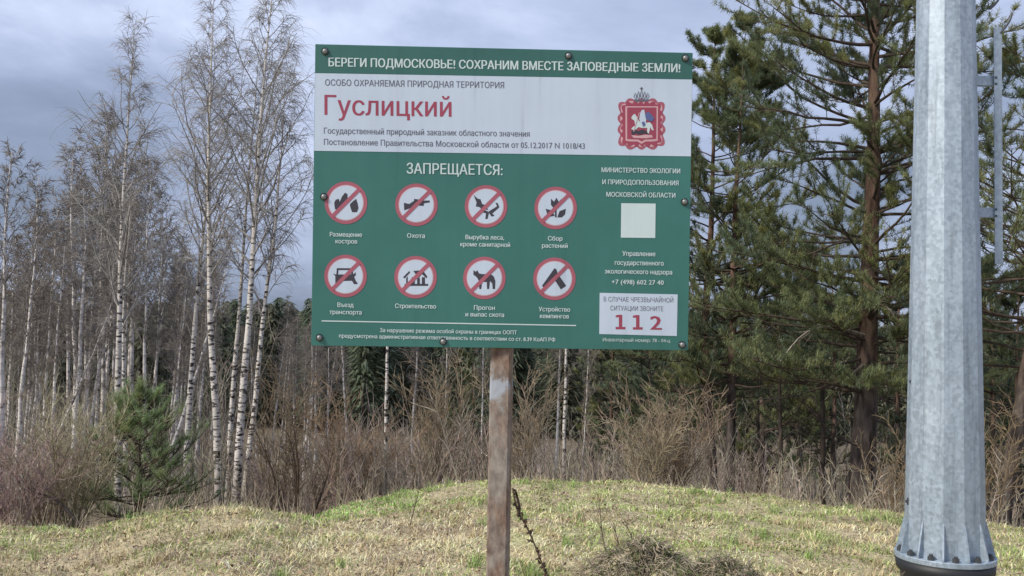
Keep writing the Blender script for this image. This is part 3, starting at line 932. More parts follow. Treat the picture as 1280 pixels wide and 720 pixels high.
# ------------------------------------------------------------------ undergrowth nobody could count
def thicket(name, label, n, xr, Yr, hr, col, br, seed, tw=.006, sprd=.18, cat='thicket', twl=.5, wall=0):
    g = np.random.default_rng(seed); mb = MB()
    Y = g.uniform(*Yr, n); px = g.uniform(*xr, n)
    cl = vnoise(px * .05, Y, 2.0)
    X = (px - 640) / FPX * Y
    z = H(X, Y)
    S = np.stack([X, Y, z - .05], -1)
    D = np.stack([g.normal(0, sprd, n), g.normal(0, sprd, n), np.ones(n)], -1)
    L = g.uniform(*hr, n) * (.65 + .7 * cl)
    P = grow(S, D, L, 6, (0, 0, .05), .09, g)
    c = np.array(col) * g.normal(1, .22, (n, 1)).clip(.4, 1.8) * (1 + g.normal(0, .05, (n, 3)))
    tubes(mb, P, taper(g.uniform(.006, .016, n) * (Y / 18), np.full(n, .003), 6), 3, c)
    m = n * br; i = np.repeat(np.arange(n), br)
    S2, t2 = along(P, i, .15 + .85 * g.random(m))
    D2 = unit(t2 + perp(t2, g.uniform(0, 6.3, m)) * g.uniform(.4, 1.1, (m, 1)) + [0, 0, .25])
    P2 = grow(S2, D2, L[i] * twl * g.uniform(.3, 1, m) * .6, 4, (0, 0, .1), .16, g)
    tubes(mb, P2, taper(np.full(m, tw), np.full(m, tw * .4), 4), 3, c[i] * g.uniform(.8, 1.25, (m, 1)))
    o = mb.build(name, MATS['twig'])
    tag(o, label, cat, kind='stuff')


thicket('young_growth', 'grey-brown mass of thin young stems filling the wood behind the left birches', 520, (-80, 300), (27, 48), (2.2, 4.6),
        (.27, .235, .19), 7, 1, .013, .06)
thicket('young_growth', 'brownish young growth filling the wood behind the post and the pines', 620, (320, 1330), (20, 42), (1.0, 2.5),
        (.30, .25, .195), 8, 2, .012, .12)
thicket('brown_thicket', 'dense brown thicket between the green slope and the post', 230, (430, 640), (14, 20), (.4, 1.45),
        (.31, .26, .21), 13, 3, .006, .25)
thicket('brown_thicket', 'low brown bushy growth between the birch clump and the green slope', 230, (325, 480), (13.5, 19), (.5, 1.5),
        (.30, .245, .20), 14, 13, .006, .25)
thicket('low_brush', 'low grey-brown brush among the feet of the left birches', 330, (150, 470), (14, 30), (.5, 1.5),
        (.30, .255, .20), 10, 15, .0065, .28)
thicket('tan_thicket', 'dense tan and grey thicket behind the crest right of the post', 340, (615, 1000), (13.5, 21), (.3, 1.15),
        (.36, .305, .25), 12, 4, .006, .28)
thicket('low_brush', 'low dry brush under the pines and behind the mast', 420, (960, 1330), (12.5, 21), (.3, .95),
        (.44, .375, .29), 10, 5, .0055, .3)
thicket('willow_thicket', 'greyish purple willow thicket low on the far left behind the crest', 300, (-80, 110), (12.8, 17), (.5, 1.2),
        (.35, .305, .26), 12, 6, .0055, .35)


def shrub(px, Y, h, n, col, seed, label, sprd=.45, r=.012, br=14, name='bare_shrub', pyb=600, tw=.0045):
    g = np.random.default_rng(seed); p = at(px, pyb, Y); z = float(H(p[0], p[1]))
    rt = empty(name, (p[0], p[1], z))
    a = g.uniform(0, 6.3, n)
    S = np.stack([.08 * np.cos(a), .08 * np.sin(a), np.full(n, -.05)], -1) * g.uniform(.2, 1, (n, 1)) + [0, 0, -.03]
    D = np.stack([np.cos(a) * sprd, np.sin(a) * sprd, np.ones(n)], -1) * np.stack([g.uniform(.2, 1.2, n)] * 2 + [np.ones(n)], -1)
    L = h * g.uniform(.6, 1.1, n)
    P = grow(S, D, L, 8, (0, 0, .1), .08, g)
    sb = MB(); tubes(sb, P, taper(np.full(n, r), np.full(n, .003), 8), 5, np.array(col) * g.uniform(.7, 1.1, (n, 1)) * .8)
    m = n * br; i = np.repeat(np.arange(n), br)
    S2, t2 = along(P, i, .15 + .85 * g.random(m)); D2 = unit(t2 + perp(t2, g.uniform(0, 6.3, m)) * .8 + [0, 0, .2])
    L2 = L[i] * .35 * g.uniform(.4, 1.1, m); P2 = grow(S2, D2, L2, 5, (0, 0, .1), .14, g)
    tubes_c = np.array(col) * g.uniform(.8, 1.25, (m, 1))
    cb = MB(); tubes(cb, P2, taper(np.full(m, .005), np.full(m, .0025), 5), 3, tubes_c)
    i3 = np.repeat(np.arange(m), 4); q = len(i3)
    S3, t3 = along(P2, i3, .2 + .8 * g.random(q)); D3 = unit(t3 + perp(t3, g.uniform(0, 6.3, q)) * .8)
    P3 = grow(S3, D3, L2[i3] * .4, 3, (0, 0, .1), .12, g)
    tubes(cb, P3, taper(np.full(q, tw), np.full(q, tw * .4), 3), 3, tubes_c[i3])
    sb.build('stems', MATS['twig'], rt); cb.build('twigs', MATS['twig'], rt)
    tag(rt, label, 'shrub')


shrub(92, 12.6, 1.75, 22, (0.37, 0.33, 0.22), 1, 'pale grey-green willow bush left of the small green pine', .5)
shrub(60, 12.2, 1.3, 16, (0.32, 0.25, 0.19), 2, 'lower grey willow bush left of the pale one at far left', .6)
shrub(20, 11.5, 1.25, 16, (0.37, 0.27, 0.25), 3, 'purplish low bush at the left edge behind the crest', .55)
shrub(345, 14.5, 2.0, 9, (0.22, 0.17, 0.11), 4, 'thin dark upright bush just right of the clump of four birches', .2)
shrub(372, 12.4, 1.7, 5, (0.11, 0.08, 0.06), 5, 'dark forked shrub with thick crooked stems below the left corner of the board', .6, .024)
shrub(430, 15.0, 1.7, 16, (0.34, 0.24, 0.16), 6, 'rusty brown dense bush above the green slope under the board', .45)
shrub(540, 16.0, 2.2, 14, (0.32, 0.25, 0.17), 7, 'brown bush left of the post behind the crest', .4)
shrub(655, 14.5, 1.7, 12, (0.35, 0.28, 0.20), 8, 'grey-brown bush directly right of the post', .35)
shrub(805, 13.2, 1.35, 15, (0.39, 0.32, 0.22), 9, 'light spreading tan bush standing on the crest left of the narrow pines', .55)
shrub(838, 13.6, 1.5, 16, (0.32, 0.24, 0.17), 10, 'darker spreading bush directly left of the crooked pine', .6)
shrub(1110, 13.5, 1.3, 8, (0.29, 0.22, 0.14), 11, 'sparse low bush between the big pine and the mast', .5)
shrub(1228, 12.8, 1.6, 9, (0.29, 0.22, 0.14), 12, 'sparse thin bush just right of the mast', .35)

# saplings standing in the grass right of the post
for i, (px, py, Y, h, lab) in enumerate(((757, 665, 7.6, .42, 'dark bare sapling in the grass, tallest of the thin sticks above the sod clump'),
                                         (777, 660, 7.4, .28, 'short pale bare sapling stick just above the sod clump'),
                                         (796, 655, 7.5, .30, 'bare sapling stick right of the short pale one above the sod clump'),
                                         (512, 645, 8.6, .42, 'single thin sapling stick in the grass left of the post'))):
    p = at(px, py, Y); z = float(H(p[0], p[1])); g = np.random.default_rng(60 + i)
    P = grow(np.zeros((1, 3)) + [0, 0, -.02], np.array([[g.normal(0, .12), 0, 1]]), np.array([h]), 7, (0, 0, 0), .05, g)
    S, t = along(P, np.zeros(7, int), np.linspace(.35, .95, 7)); P2 = grow(S, t + perp(t, np.arange(7) * 2.2) * .7, np.full(7, h * .3), 4, (0, 0, .4), .1, g)
    mb = MB(); tubes(mb, P, taper(np.array([.006]), np.array([.002]), 7), 5, (.12, .085, .07)); tubes(mb, P2, taper(np.full(7, .0028), np.full(7, .0014), 4), 3, (.13, .095, .08))
    tag(mb.build('bare_sapling', MATS['twig'], loc=(p[0], p[1], z)), lab, 'sapling', 'bare sticks in the grass')

# fallen grey branch hanging in the bushes at left, dead boughs under the pine
def stick(name, pts, r0, r1, col, label, cat, K=12, n=6, tw=8, parent=None):
    P = polyline(pts, K); root = P[0].copy()
    mb = MB(); tubes(mb, (P - root), r0 + (r1 - r0) * np.linspace(0, 1, K), n, col)
    if tw:
        g = np.random.default_rng(int(abs(root[0] * 100))); idx = np.zeros(tw, int)
        S, t = along((P - root)[None], idx, g.uniform(.3, 1, tw)); Q = grow(S, t + perp(t, g.uniform(0, 6, tw)) * .8, g.uniform(.2, .5, tw), 5, (0, 0, 0), .15, g)
        tubes(mb, Q, taper(np.full(tw, r1), np.full(tw, .002), 5), 3, col)
    if parent is not None:
        o = mb.build(name, MATS['twig'], parent, loc=tuple(root - np.array(parent.location))); return o
    o = mb.build(name, MATS['twig'], loc=tuple(root)); tag(o, label, cat); return o


pA, pB_ = at(112, 632, 11.4), at(30, 612, 11.8)
gz = float(H(pA[0], pA[1]))
stick('fallen_branch', [(pA[0], pA[1], gz - .02), tuple(at(70, 622, 11.6)), tuple(pB_)], .022, .008, (.07, .055, .05),
      'dark fallen branch slanting through the bushes at far left', 'branch')
for pts, c in (([(1083, 380), (1110, 382), (1127, 412)], (.30, .26, .22)), ([(1080, 455), (1062, 470), (1044, 486)], (.30, .26, .22)),
               ([(1081, 560), (1040, 545), (1010, 508)], (.09, .07, .06)), ([(1085, 470), (1040, 480), (980, 500), (950, 498)], (.09, .07, .06)),
               ([(1085, 305), (1050, 300), (1000, 325), (975, 305)], (.10, .08, .065)), ([(1079, 520), (1110, 530), (1130, 560)], (.09, .07, .06)),
               ([(1086, 420), (1035, 405), (1002, 415), (975, 452)], (.30, .26, .22))):
    stick('dead_bough', [tuple(at(px, py, 15.9 - .25 * k)) for k, (px, py) in enumerate(pts)], .024, .010, c, None, None, parent=big, tw=6)

# ------------------------------------------------------------------ information board on its post
def obj_poly(name, polys, mt, parent, depth=.0, thick=.0):
    """flat print made of polygons in board coordinates (metres, x right, z up, printed on the -y face)"""
    vs, fs = [], []
    for p in polys:
        b = len(vs); vs += [(x, depth, z) for x, z in p]; fs.append(list(range(b, b + len(p))))
    me = bpy.data.meshes.new(name); me.from_pydata(vs, [], fs); me.update(); me.materials.append(mt)
    for f in me.polygons:
        if f.normal.y > 0: f.flip()
    o = bpy.data.objects.new(name, me); COL.objects.link(o); o.parent = parent
    return o


BW, BH = 1.5, 1.1903
BC = Vector((-0.0411, 3.798, 2.1142))
BROT = Matrix.Rotation(0.034288, 3, 'Z') @ Matrix.Rotation(0.048798, 3, 'X') @ Matrix.Rotation(-0.0024237, 3, 'Y')
BN = np.array(BROT); BCn = np.array(BC)


def bd(px, py):
    """board coordinates of a photo pixel"""
    r = RN @ np.array([(px - 640) / FPX, -(py - 360) / FPX, -1.0])
    nrm = BN @ np.array([0, 1.0, 0])
    t = ((BCn - EYE) @ nrm) / (r @ nrm)
    q = BN.T @ (EYE + r * t - BCn)
    return q[0], q[2]


gz = float(H(BC.x, BC.y))
sign = empty('information_sign', (BC.x, BC.y + .09, gz))
tag(sign, 'green and white nature reserve information board bolted to a rusty square post', 'sign')
bm_ = Matrix.Translation(BC - sign.location) @ BROT.to_4x4()


def box(mb, c, s, R=None, col=(1, 1, 1)):
    q = np.array([(x, y, z) for x in (-.5, .5) for y in (-.5, .5) for z in (-.5, .5)]) * s
    if R is not None: q = q @ np.array(R).T
    mb.add(q + np.array(c), [(0, 1, 3, 2), (4, 6, 7, 5), (0, 4, 5, 1), (2, 3, 7, 6), (0, 2, 6, 4), (1, 5, 7, 3)], None, col)


def bevel(o, w, seg=2):
    m = o.modifiers.new('bevel', 'BEVEL'); m.width = w; m.segments = seg; m.limit_method = 'ANGLE'
    return o


mb = MB(); box(mb, (0, .004, 0), (BW, .008, BH))
board = bevel(mb.build('board', MATS['board_green'], sign, False), .0015)
board.matrix_local = bm_
FACE = -.0006


def lay(k): return FACE - .0005 * k


def quad(a, b, c, d): return [bd(*a), bd(*b), bd(*c), bd(*d)]


hw, hh = BW / 2 - .0015, BH / 2 - .0015
zt = lambda px, py: bd(px, py)[1]
obj_poly('header_band', [[(-hw, hh), (hw, hh), (hw, zt(865, 99)), (-hw, zt(393, 91))]], MATS['board_green_dark'], board, lay(0))
obj_poly('white_band', [[(-hw, zt(393, 91.5)), (hw, zt(865, 99.5)), (hw, zt(864, 195.5)), (-hw, zt(391, 188.5))]], MATS['print_white'], board, lay(1))
obj_poly('blank_square', [quad((776.5, 254), (819.5, 254.5), (819, 297.5), (776, 297))], MATS['letter_white'], board, lay(1))
obj_poly('white_panel', [quad((749.5, 366), (847, 368), (846, 420), (749, 417.5))], MATS['print_white'], board, lay(1))
obj_poly('ruled_line', [quad((402, 400.4), (720, 406.2), (720, 407.6), (402, 401.8))], MATS['letter_white'], board, lay(1))


def fill_outline(me):
    """fill letter outlines by winding number (the curve filler misreads some Cyrillic glyphs)"""
    ev = [tuple(e.vertices) for e in me.edges]; co = [v.co.xy for v in me.vertices]
    vs, es, fs, *_ = delaunay_2d_cdt(co, ev, [], 0, 1e-5)
    V = np.array([tuple(v) for v in vs]); F = np.array(fs)
    C_ = V[F].mean(1); O = np.array([tuple(c) for c in co]); E0 = O[[e[0] for e in ev]]; E1 = O[[e[1] for e in ev]]
    wn_ = np.zeros(len(C_), int)
    for a, b in zip(E0, E1):
        if a[1] == b[1]: continue
        up = b[1] > a[1]; lo_, hi_ = (a, b) if up else (b, a)
        m = (C_[:, 1] >= lo_[1]) & (C_[:, 1] < hi_[1])
        xi = lo_[0] + (C_[:, 1] - lo_[1]) * (hi_[0] - lo_[0]) / (hi_[1] - lo_[1])
        wn_ += np.where(m & (xi > C_[:, 0]), 1 if up else -1, 0)
    F = F[wn_ != 0]
    out = bpy.data.meshes.new('lettering')
    out.from_pydata([(x, y, 0) for x, y in V], [], [tuple(f) for f in F.tolist()])
    bmx = bmesh.new(); bmx.from_mesh(out)
    bmesh.ops.delete(bmx, geom=[v for v in bmx.verts if not v.link_faces], context='VERTS')
    bmx.to_mesh(out); bmx.free(); out.update()
    return out


def text(s, xl, xr, yb, mt, caph, yr=None, bold=0.0, spacing=1.0, k=2):
    """one line of lettering from photo pixel xl to xr, baseline yb at the left and yr at the right"""
    cu = bpy.data.curves.new('lettering', 'FONT'); cu.body = s; cu.fill_mode = 'NONE'; cu.resolution_u = 2; cu.space_character = spacing
    to = bpy.data.objects.new('lettering', cu); COL.objects.link(to)
    dg = bpy.context.evaluated_depsgraph_get(); me = bpy.data.meshes.new_from_object(to.evaluated_get(dg))
    COL.objects.unlink(to); bpy.data.objects.remove(to); me = fill_outline(me)
    co = np.empty(len(me.vertices) * 3, np.float32); me.vertices.foreach_get('co', co); co = co.reshape(-1, 3)
    x0, x1 = co[:, 0].min(), co[:, 0].max()
    yr = yb + (xr - xl) * .0165 if yr is None else yr
    a, b = np.array(bd(xl, yb)), np.array(bd(xr, yr)); up = np.array(bd(xl, yb - caph)) - a
    hcap = 0.73
    u = (co[:, 0] - x0) / (x1 - x0); v = co[:, 1] / hcap
    q = a + u[:, None] * (b - a) + v[:, None] * up
    new = np.stack([q[:, 0], np.full(len(q), lay(k)), q[:, 1]], -1).astype(np.float32)
    me.vertices.foreach_set('co', new.ravel()); me.update(); me.name = 'lettering'
    me.materials.clear(); me.materials.append(mt)
    if bold:                      # heavier strokes: the same print laid down twice more, a hair aside
        bmx = bmesh.new(); bmx.from_mesh(me)
        for q_, sx in enumerate((-1, 1)):
            g_ = bmx.verts[:len(me.vertices)] if q_ == 0 else None
            b2 = bmesh.new(); b2.from_mesh(me); bmesh.ops.translate(b2, verts=b2.verts, vec=(sx * bold, -.0001 * (q_ + 1), 0))
            m2 = bpy.data.meshes.new('tmp'); b2.to_mesh(m2); bmx.from_mesh(m2); b2.free(); bpy.data.meshes.remove(m2)
        bmx.to_mesh(me); bmx.free()
    o = bpy.data.objects.new('lettering', me); COL.objects.link(o); o.parent = board
    return o


def ctext(s, cx, cy, w, caph, mt, bold=.0):
    text(s, cx - w / 2, cx + w / 2, cy + caph / 2 - w * .008, mt, caph, bold=bold)


LW, PG, PCR = MATS['letter_white'], MATS['print_gray'], MATS['print_crimson']
text('БЕРЕГИ ПОДМОСКОВЬЕ! СОХРАНИМ ВМЕСТЕ ЗАПОВЕДНЫЕ ЗЕМЛИ!', 411, 850, 83, LW, 11, 90.5, bold=.0011)
text('ОСОБО ОХРАНЯЕМАЯ ПРИРОДНАЯ ТЕРРИТОРИЯ', 406.5, 630, 107, PG, 8, 110.5, bold=.0003)
text('Гуслицкий', 406, 564, 143.5, PCR, 25, 146, bold=.0012)
text('Государственный природный заказник областного значения', 405, 662, 167, PG, 7.5, 171, bold=.0003)
text('Постановление Правительства Московской области от 05.12.2017 N 1018/43', 405, 731, 181, PG, 7.5, 186.2, bold=.0003)
text('ЗАПРЕЩАЕТСЯ:', 508.5, 628, 217, LW, 13.5, 219, bold=.0008)
caps = [('Размещение', 432.5, 293, 40), ('костров', 433, 301.5, 27), ('Охота', 520, 294.5, 22), ('Вырубка леса,', 606, 296.5, 48),
        ('кроме санитарной', 606.5, 305.5, 62), ('Сбор', 694, 298, 18), ('растений', 693.5, 307, 32),
        ('Въезд', 432, 381, 20), ('транспорта', 432, 390, 40), ('Строительство', 519.5, 382.5, 51), ('Прогон', 605.5, 384.5, 26),
        ('и выпас скота', 606, 393, 48), ('Устройство', 693, 386.5, 39), ('кемпингов', 693, 395, 36)]
for s, cx, cy, w in caps:
    ctext(s, cx, cy, w, 5.6, LW, .0004)
text('За нарушение режима особой охраны в границах ООПТ', 475, 646, 415, LW, 5, 418, bold=.0003)
text('предусмотрена административная ответственность в соответствии со ст. 8.39 КоАП РФ', 424, 694, 422, LW, 5, 427, bold=.0003)
for s, cx, cy, w in (('МИНИСТЕРСТВО ЭКОЛОГИИ', 801, 213, 98), ('И ПРИРОДОПОЛЬЗОВАНИЯ', 800.5, 228, 95), ('МОСКОВСКОЙ ОБЛАСТИ', 801, 243.5, 86)):
    ctext(s, cx, cy, w, 6, LW, .0004)
for s, cx, cy, w in (('Управление', 798.5, 317, 41), ('государственного', 799, 328.5, 61), ('экологического надзора', 798, 339.5, 84), ('+7 (498) 602 27 40', 797, 352.5, 65)):
    ctext(s, cx, cy, w, 6, LW, .0004)
ctext('В СЛУЧАЕ ЧРЕЗВЫЧАЙНОЙ', 798, 374.5, 87, 6, PG); ctext('СИТУАЦИИ ЗВОНИТЕ', 796, 385.5, 66, 6, PG)
def one(cx, cy):
    return [[bd(cx + a, cy + b) for a, b in p] for p in ([(-6, -6), (-6, -8.3), (-2.6, -9.2), (.2, -9.2), (.2 + 2.0, -9.2), (2.2, 6), (-2, 6), (-2, -6)], [(-6, 6), (6.2, 6), (6.2, 9), (-6, 9)])]


obj_poly('digit', one(775.5, 402.6), PCR, board, lay(2)); obj_poly('digit', one(797, 403), PCR, board, lay(2))
text('2', 813.3, 826.5, 412, PCR, 18, bold=.0026)
ctext('Инвентарный номер: 78 - 04-ц', 795.5, 425, 84, 4.5, LW)


def circle(cx, cy, r, n=40):
    return [bd(cx + r * math.cos(2 * math.pi * i / n), cy + r * math.sin(2 * math.pi * i / n)) for i in range(n)]


SYM = {
 'bonfire': [[(-14, 8), (-15, 0), (-13, -4), (-9, -5), (-8, -1), (-5, -8), (-1, -13), (2, -11), (2, -7), (4, -3), (-4, 4), (-9, 10)], [(5, 2), (9, -2), (13, -5), (15, 1), (16, 7), (14, 12), (8, 12), (6, 7)]],
 'rifle': [[(-16, -2.5), (-9, -1), (-4, -4.5), (2, -5), (2, 1), (-5, 2), (-8, 4.5), (-15.5, 7)], [(-3, -7.5), (9, -6), (9, -3.5), (-3, -4.5)], [(2, -5), (17, -5.5), (17, -3), (10, -2), (9, 1.5), (3, 1)]],
 'felled_tree': [[(-16, -15), (-11, -10), (-7, -9), (-5, -3), (-1, -2), (3, 5), (-2, 3), (-5, 5), (-8, 1), (-13, 0), (-12, -5)], [(-4, 4), (4, 7), (2, 16), (-1, 16), (0, 9), (-6, 7)],
                 [(4, 6), (14, 0), (12, -5), (15, -4), (17, 1), (15, 3), (8, 9), (11, 12), (7, 13), (4, 9)]],
 'flower': [[(-6, -12), (-2, -8), (1, -13), (4, -8), (8, -12), (7, -4), (3, 0), (-3, 0), (-6, -4)], [(-.9, 0), (1.2, 0), (1.2, 12), (-.9, 12)], [(-13, 1), (-5, 3), (-1, 10), (-7, 11), (-11, 7)], [(2, 12), (5, 4), (13, 1), (12, 8), (8, 12)]],
 'car': [[(-11, -10), (6, -10), (6, -7.6), (-9, -7.6), (-9.5, -2), (-11.8, -2)], [(6, -10), (8.5, -9), (10, -2), (7.6, -2)], [(-16, -3), (-12, -2), (10, -2), (13, -5), (13, -1), (11, 1), (13, 6), (16, 10), (11, 10.5), (8, 6), (-10, 6.5), (-10, 10), (-13, 10), (-13, 0)]],
 'house': [[(-16, 0), (-8, -8), (-7, -5.8), (-14, 1.6)], [(-3, -8), (9, -9), (15, -1), (14, 1.5), (8, -4), (4, 1), (0, -4)], [(-12, 1), (-10, -1), (-10, 9), (-12, 9)], [(-14, 8.5), (16, 8.5), (16, 11), (-14, 11)],
           [(-5, 0), (-1, 0), (-1, 9), (-5, 9)], [(2, 1), (5.5, 1), (5.5, 9), (2, 9)], [(8, 0), (12, 0), (12, 9), (8, 9)]],
 'cow': [[(-14, -10), (-11, -8), (-9, -10), (-7, -6), (-3, -5), (8, -5), (12, -2), (14, 4), (13.5, 14), (10.5, 14), (10, 7), (7, 4), (6, 14), (3.4, 14), (3, 5), (-3, 5), (-4, 14), (-6.5, 14), (-7, 4), (-9, 0), (-12, -3), (-14, -4)]],
 'tent': [[(-16, 9), (0, -13.5), (2.5, -12), (4, -7), (-11.5, 13)], [(4, -7), (15, 9), (8, 13.5), (0, 1)]],
}
for nm, cx, cy in (('bonfire', 432.5, 253.5), ('rifle', 520.5, 256), ('felled_tree', 607.5, 258), ('flower', 694.5, 260),
                   ('car', 432, 345), ('house', 519.5, 346.5), ('cow', 605.5, 347.5), ('tent', 693, 348.5)):
    o = obj_poly('prohibition_pictogram', [circle(cx, cy, 26.6)], MATS['print_red'], board, lay(1))
    o['label'] = {'bonfire': 'no campfires', 'rifle': 'no hunting', 'felled_tree': 'no felling', 'flower': 'no plant picking', 'car': 'no vehicles',
                  'house': 'no building', 'cow': 'no cattle grazing', 'tent': 'no tents'}[nm] + ' round pictogram'
    obj_poly('disc', [circle(cx, cy, 22.4)], MATS['print_pink'], board, lay(2))
    obj_poly('disc', [circle(cx, cy, 21.4)], MATS['print_white'], board, lay(3))
    obj_poly(nm + '_symbol', [[bd(cx + a * .98, cy + b * .98) for a, b in p] for p in SYM[nm]], MATS['print_dark'], board, lay(4))
    d = 16.6
    obj_poly('slash', [[bd(cx - d - 1.7, cy + d - 1.7), bd(cx - d + 1.7, cy + d + 1.7), bd(cx + d + 1.7, cy - d + 1.7), bd(cx + d - 1.7, cy - d - 1.7)]], MATS['print_red'], board, lay(5))

# the coat of arms: red shield with a rider, scrolled frame, crown
ex, ey = 801.8, 155.0


def scroll(rx, ry, amp, lob, n=120, ph=0.0):
    """rounded rectangle whose edge swells and pinches like carved scrollwork"""
    pts = []
    for i in range(n):
        t = 2 * math.pi * i / n; c, s_ = math.cos(t), math.sin(t)
        k = 1 / (abs(c) ** 6 + abs(s_) ** 6) ** (1 / 6)
        w = 1 + amp * abs(math.sin(lob * t / 2 + ph)) - amp * .5
        pts.append(bd(ex + rx * c * k * w, ey + ry * s_ * k * w))
    return pts


E_ = lambda P: [bd(ex + a, ey + b) for a, b in P]
obj_poly('emblem_frame', [scroll(28, 30, .14, 14)], MATS['print_red'], board, lay(2))
obj_poly('emblem_frame', [scroll(25.4, 27.4, .10, 14)], MATS['print_pink'], board, lay(3))
obj_poly('emblem_frame', [scroll(24.4, 26.6, .13, 22, ph=.4)], MATS['print_crimson'], board, lay(4))
obj_poly('emblem_frame', [E_([(-20.3, -22), (20.6, -22), (20.2, 21), (14, 22), (5, 22), (0, 25), (-5, 22), (-14, 22), (-20, 21)])], MATS['print_pink'], board, lay(5))
obj_poly('emblem_shield', [E_([(-18, -20.5), (18.6, -20.5), (18.3, 19), (4, 19.5), (0, 22), (-4, 19.5), (-18, 19)])], MATS['print_crimson'], board, lay(6))
obj_poly('emblem_horse', [E_([(-13, -8), (-10, -12), (-8, -12), (-5, -7), (-3, -3), (4, -1), (10, -2), (13, 1), (15, 8), (13, 8), (11, 4), (9, 12), (7, 12), (7, 5), (0, 5), (-4, 4), (-9, 9), (-13, 6), (-11, 4), (-8, 2), (-9, -4), (-12, -6)])],
         MATS['letter_white'], board, lay(7))
obj_poly('emblem_rider', [E_([(-3, -6), (-2, -13), (0, -17), (3, -18), (4, -14), (6, -8), (5, 0), (2, 3), (-1, 0)])], MATS['print_white'], board, lay(8))
obj_poly('emblem_cloak', [E_([(4, -13), (9, -15), (16, -7), (13, -3), (8, -4), (5, -7)]), E_([(0, -2), (3, -3), (5, 1), (2, 4)])], MATS['print_blue'], board, lay(9))
obj_poly('emblem_lance', [E_([(-3.5, -14), (-2.5, -14.4), (-9.5, 10), (-10.5, 9.6)])], MATS['print_pink'], board, lay(9))
obj_poly('emblem_dragon', [E_([(-13, 9), (-9, 7), (-4, 9), (1, 7), (6, 9), (9, 13), (3, 12), (-2, 14), (-7, 12), (-12, 14)])], MATS['print_dark'], board, lay(8))
obj_poly('emblem_ground', [E_([(-13, 14), (-4, 15), (4, 13.5), (13, 14), (14, 17), (5, 18), (-10, 17.5)])], MATS['print_pink'], board, lay(7))
cr_ = []
for k in (-2, -1, 0, 1, 2):
    a = k * 3.8; hgt = 12.5 - abs(k) * 1.8
    for sg in (-1, 1):
        cr_.append(E_([(a * .9, -30), (a * .9 + sg * .5, -30), (a * 1.05 + sg * 2.0, -30 - hgt * .5), (a + sg * .3, -30 - hgt), (a, -30 - hgt), (a * 1.05 + sg * 1.0, -30 - hgt * .5)][::sg]))
cr_.append(E_([(-.7, -42), (.7, -42), (.7, -46), (-.7, -46)])); cr_.append(E_([(-1.8, -44.8), (1.8, -44.8), (1.8, -43.6), (-1.8, -43.6)]))
cr_.append(E_([(-9.5, -30.5), (9.5, -30.5), (8.6, -27.5), (-8.6, -27.5)]))
obj_poly('emblem_crown', cr_, MATS['print_gray'], board, lay(3))

# bolts with washers
def dome(mb, c, r, h, n=14, m=5, col=(1, 1, 1)):
    V, F, F3 = [], [], []
    for j in range(m):
        a = math.pi / 2 * j / m
        for i in range(n):
            t = 2 * math.pi * i / n; V.append((c[0] + r * math.cos(a) * math.cos(t), c[1] - h * math.sin(a), c[2] + r * math.cos(a) * math.sin(t)))
    V.append((c[0], c[1] - h, c[2]))
    for j in range(m - 1):
        for i in range(n): F.append((j * n + i, j * n + (i + 1) % n, (j + 1) * n + (i + 1) % n, (j + 1) * n + i))
    for i in range(n): F3.append(((m - 1) * n + i, (m - 1) * n + (i + 1) % n, m * n))
    mb.add(V, F, F3, col)


for px, py in ((406.5, 64.5), (710.5, 70), (856.5, 73), (405, 246), (855.5, 252.5), (399.5, 422), (554, 427), (852.5, 431)):
    x, z = bd(px, py); mb = MB(); wb = MB()
    ang = np.linspace(0, 2 * math.pi, 19)[:-1]
    ring = np.stack([x + .0148 * np.cos(ang), np.full(18, -.0045), z + .0148 * np.sin(ang)], -1); rb = ring.copy(); rb[:, 1] = -.0001
    wb.add(np.vstack([ring, rb, [[x, -.0048, z]]]), [(i, (i + 1) % 18, 18 + (i + 1) % 18, 18 + i) for i in range(18)], [(i, (i + 1) % 18, 36) for i in range(18)])
    dome(mb, (x, -.004, z), .011, .010)
    bo = mb.build('bolt', MATS['bolt_steel'], board); wb.build('washer', MATS['dark_steel'], board)

# post: square tube, its top tied to the back of the board
def square_tube(mb, c0, c1, w, rz, K=2):
    Rz = np.array(Matrix.Rotation(rz, 3, 'Z')); h = w / 2; b = w * .08
    sec = [(-h + b, -h), (h - b, -h), (h, -h + b), (h, h - b), (h - b, h), (-h + b, h), (-h, h - b), (-h, -h + b)]
    V = []
    for c in (c0, c1):
        for x, y in sec: V.append(Rz @ np.array([x, y, 0]) + np.array(c))
    n = 8
    mb.add(V, [(i, (i + 1) % n, n + (i + 1) % n, n + i) for i in range(n)], [(n, n + i, n + i + 1) for i in range(1, n - 1)])


lo, hi = at(622.3, 716, 3.86), at(627.5, 440, 3.86)
dv = (hi - lo) / (hi[2] - lo[2]); org = np.array(sign.location)
c0 = lo + dv * (gz - .35 - lo[2]) - org; c1 = hi + dv * (2.62 - hi[2]) - org
c0[1] = .0; c1[1] = .0
mb = MB(); square_tube(mb, c0, c1, .083, math.radians(-9))
post = mb.build('post', MATS['post_steel'], sign, False)
for dz in (1.72, 2.5):
    mb = MB(); yb = .035 + math.sin(.0488) * (dz - BC.z)
    tl = bm_ @ Vector((0, .026, dz - BC.z)); box(mb, (tl.x, tl.y, tl.z), (1.36, .032, .04), BROT)
    mb.build('cross_rail', MATS['post_steel'], sign, False)

# ------------------------------------------------------------------ the galvanised mast
MY = 6.0
mx_ = at(1181, 690, MY)[0]
zf = at(1181, 690, MY)[2] - .005     # top of the base flange
NS = 12
mast = empty('galvanised_mast', (mx_, MY, float(H(mx_, MY))))
mz = float(mast.location.z)
tag(mast, 'tall grey galvanised twelve-sided steel mast bolted to a black flanged foundation', 'mast')


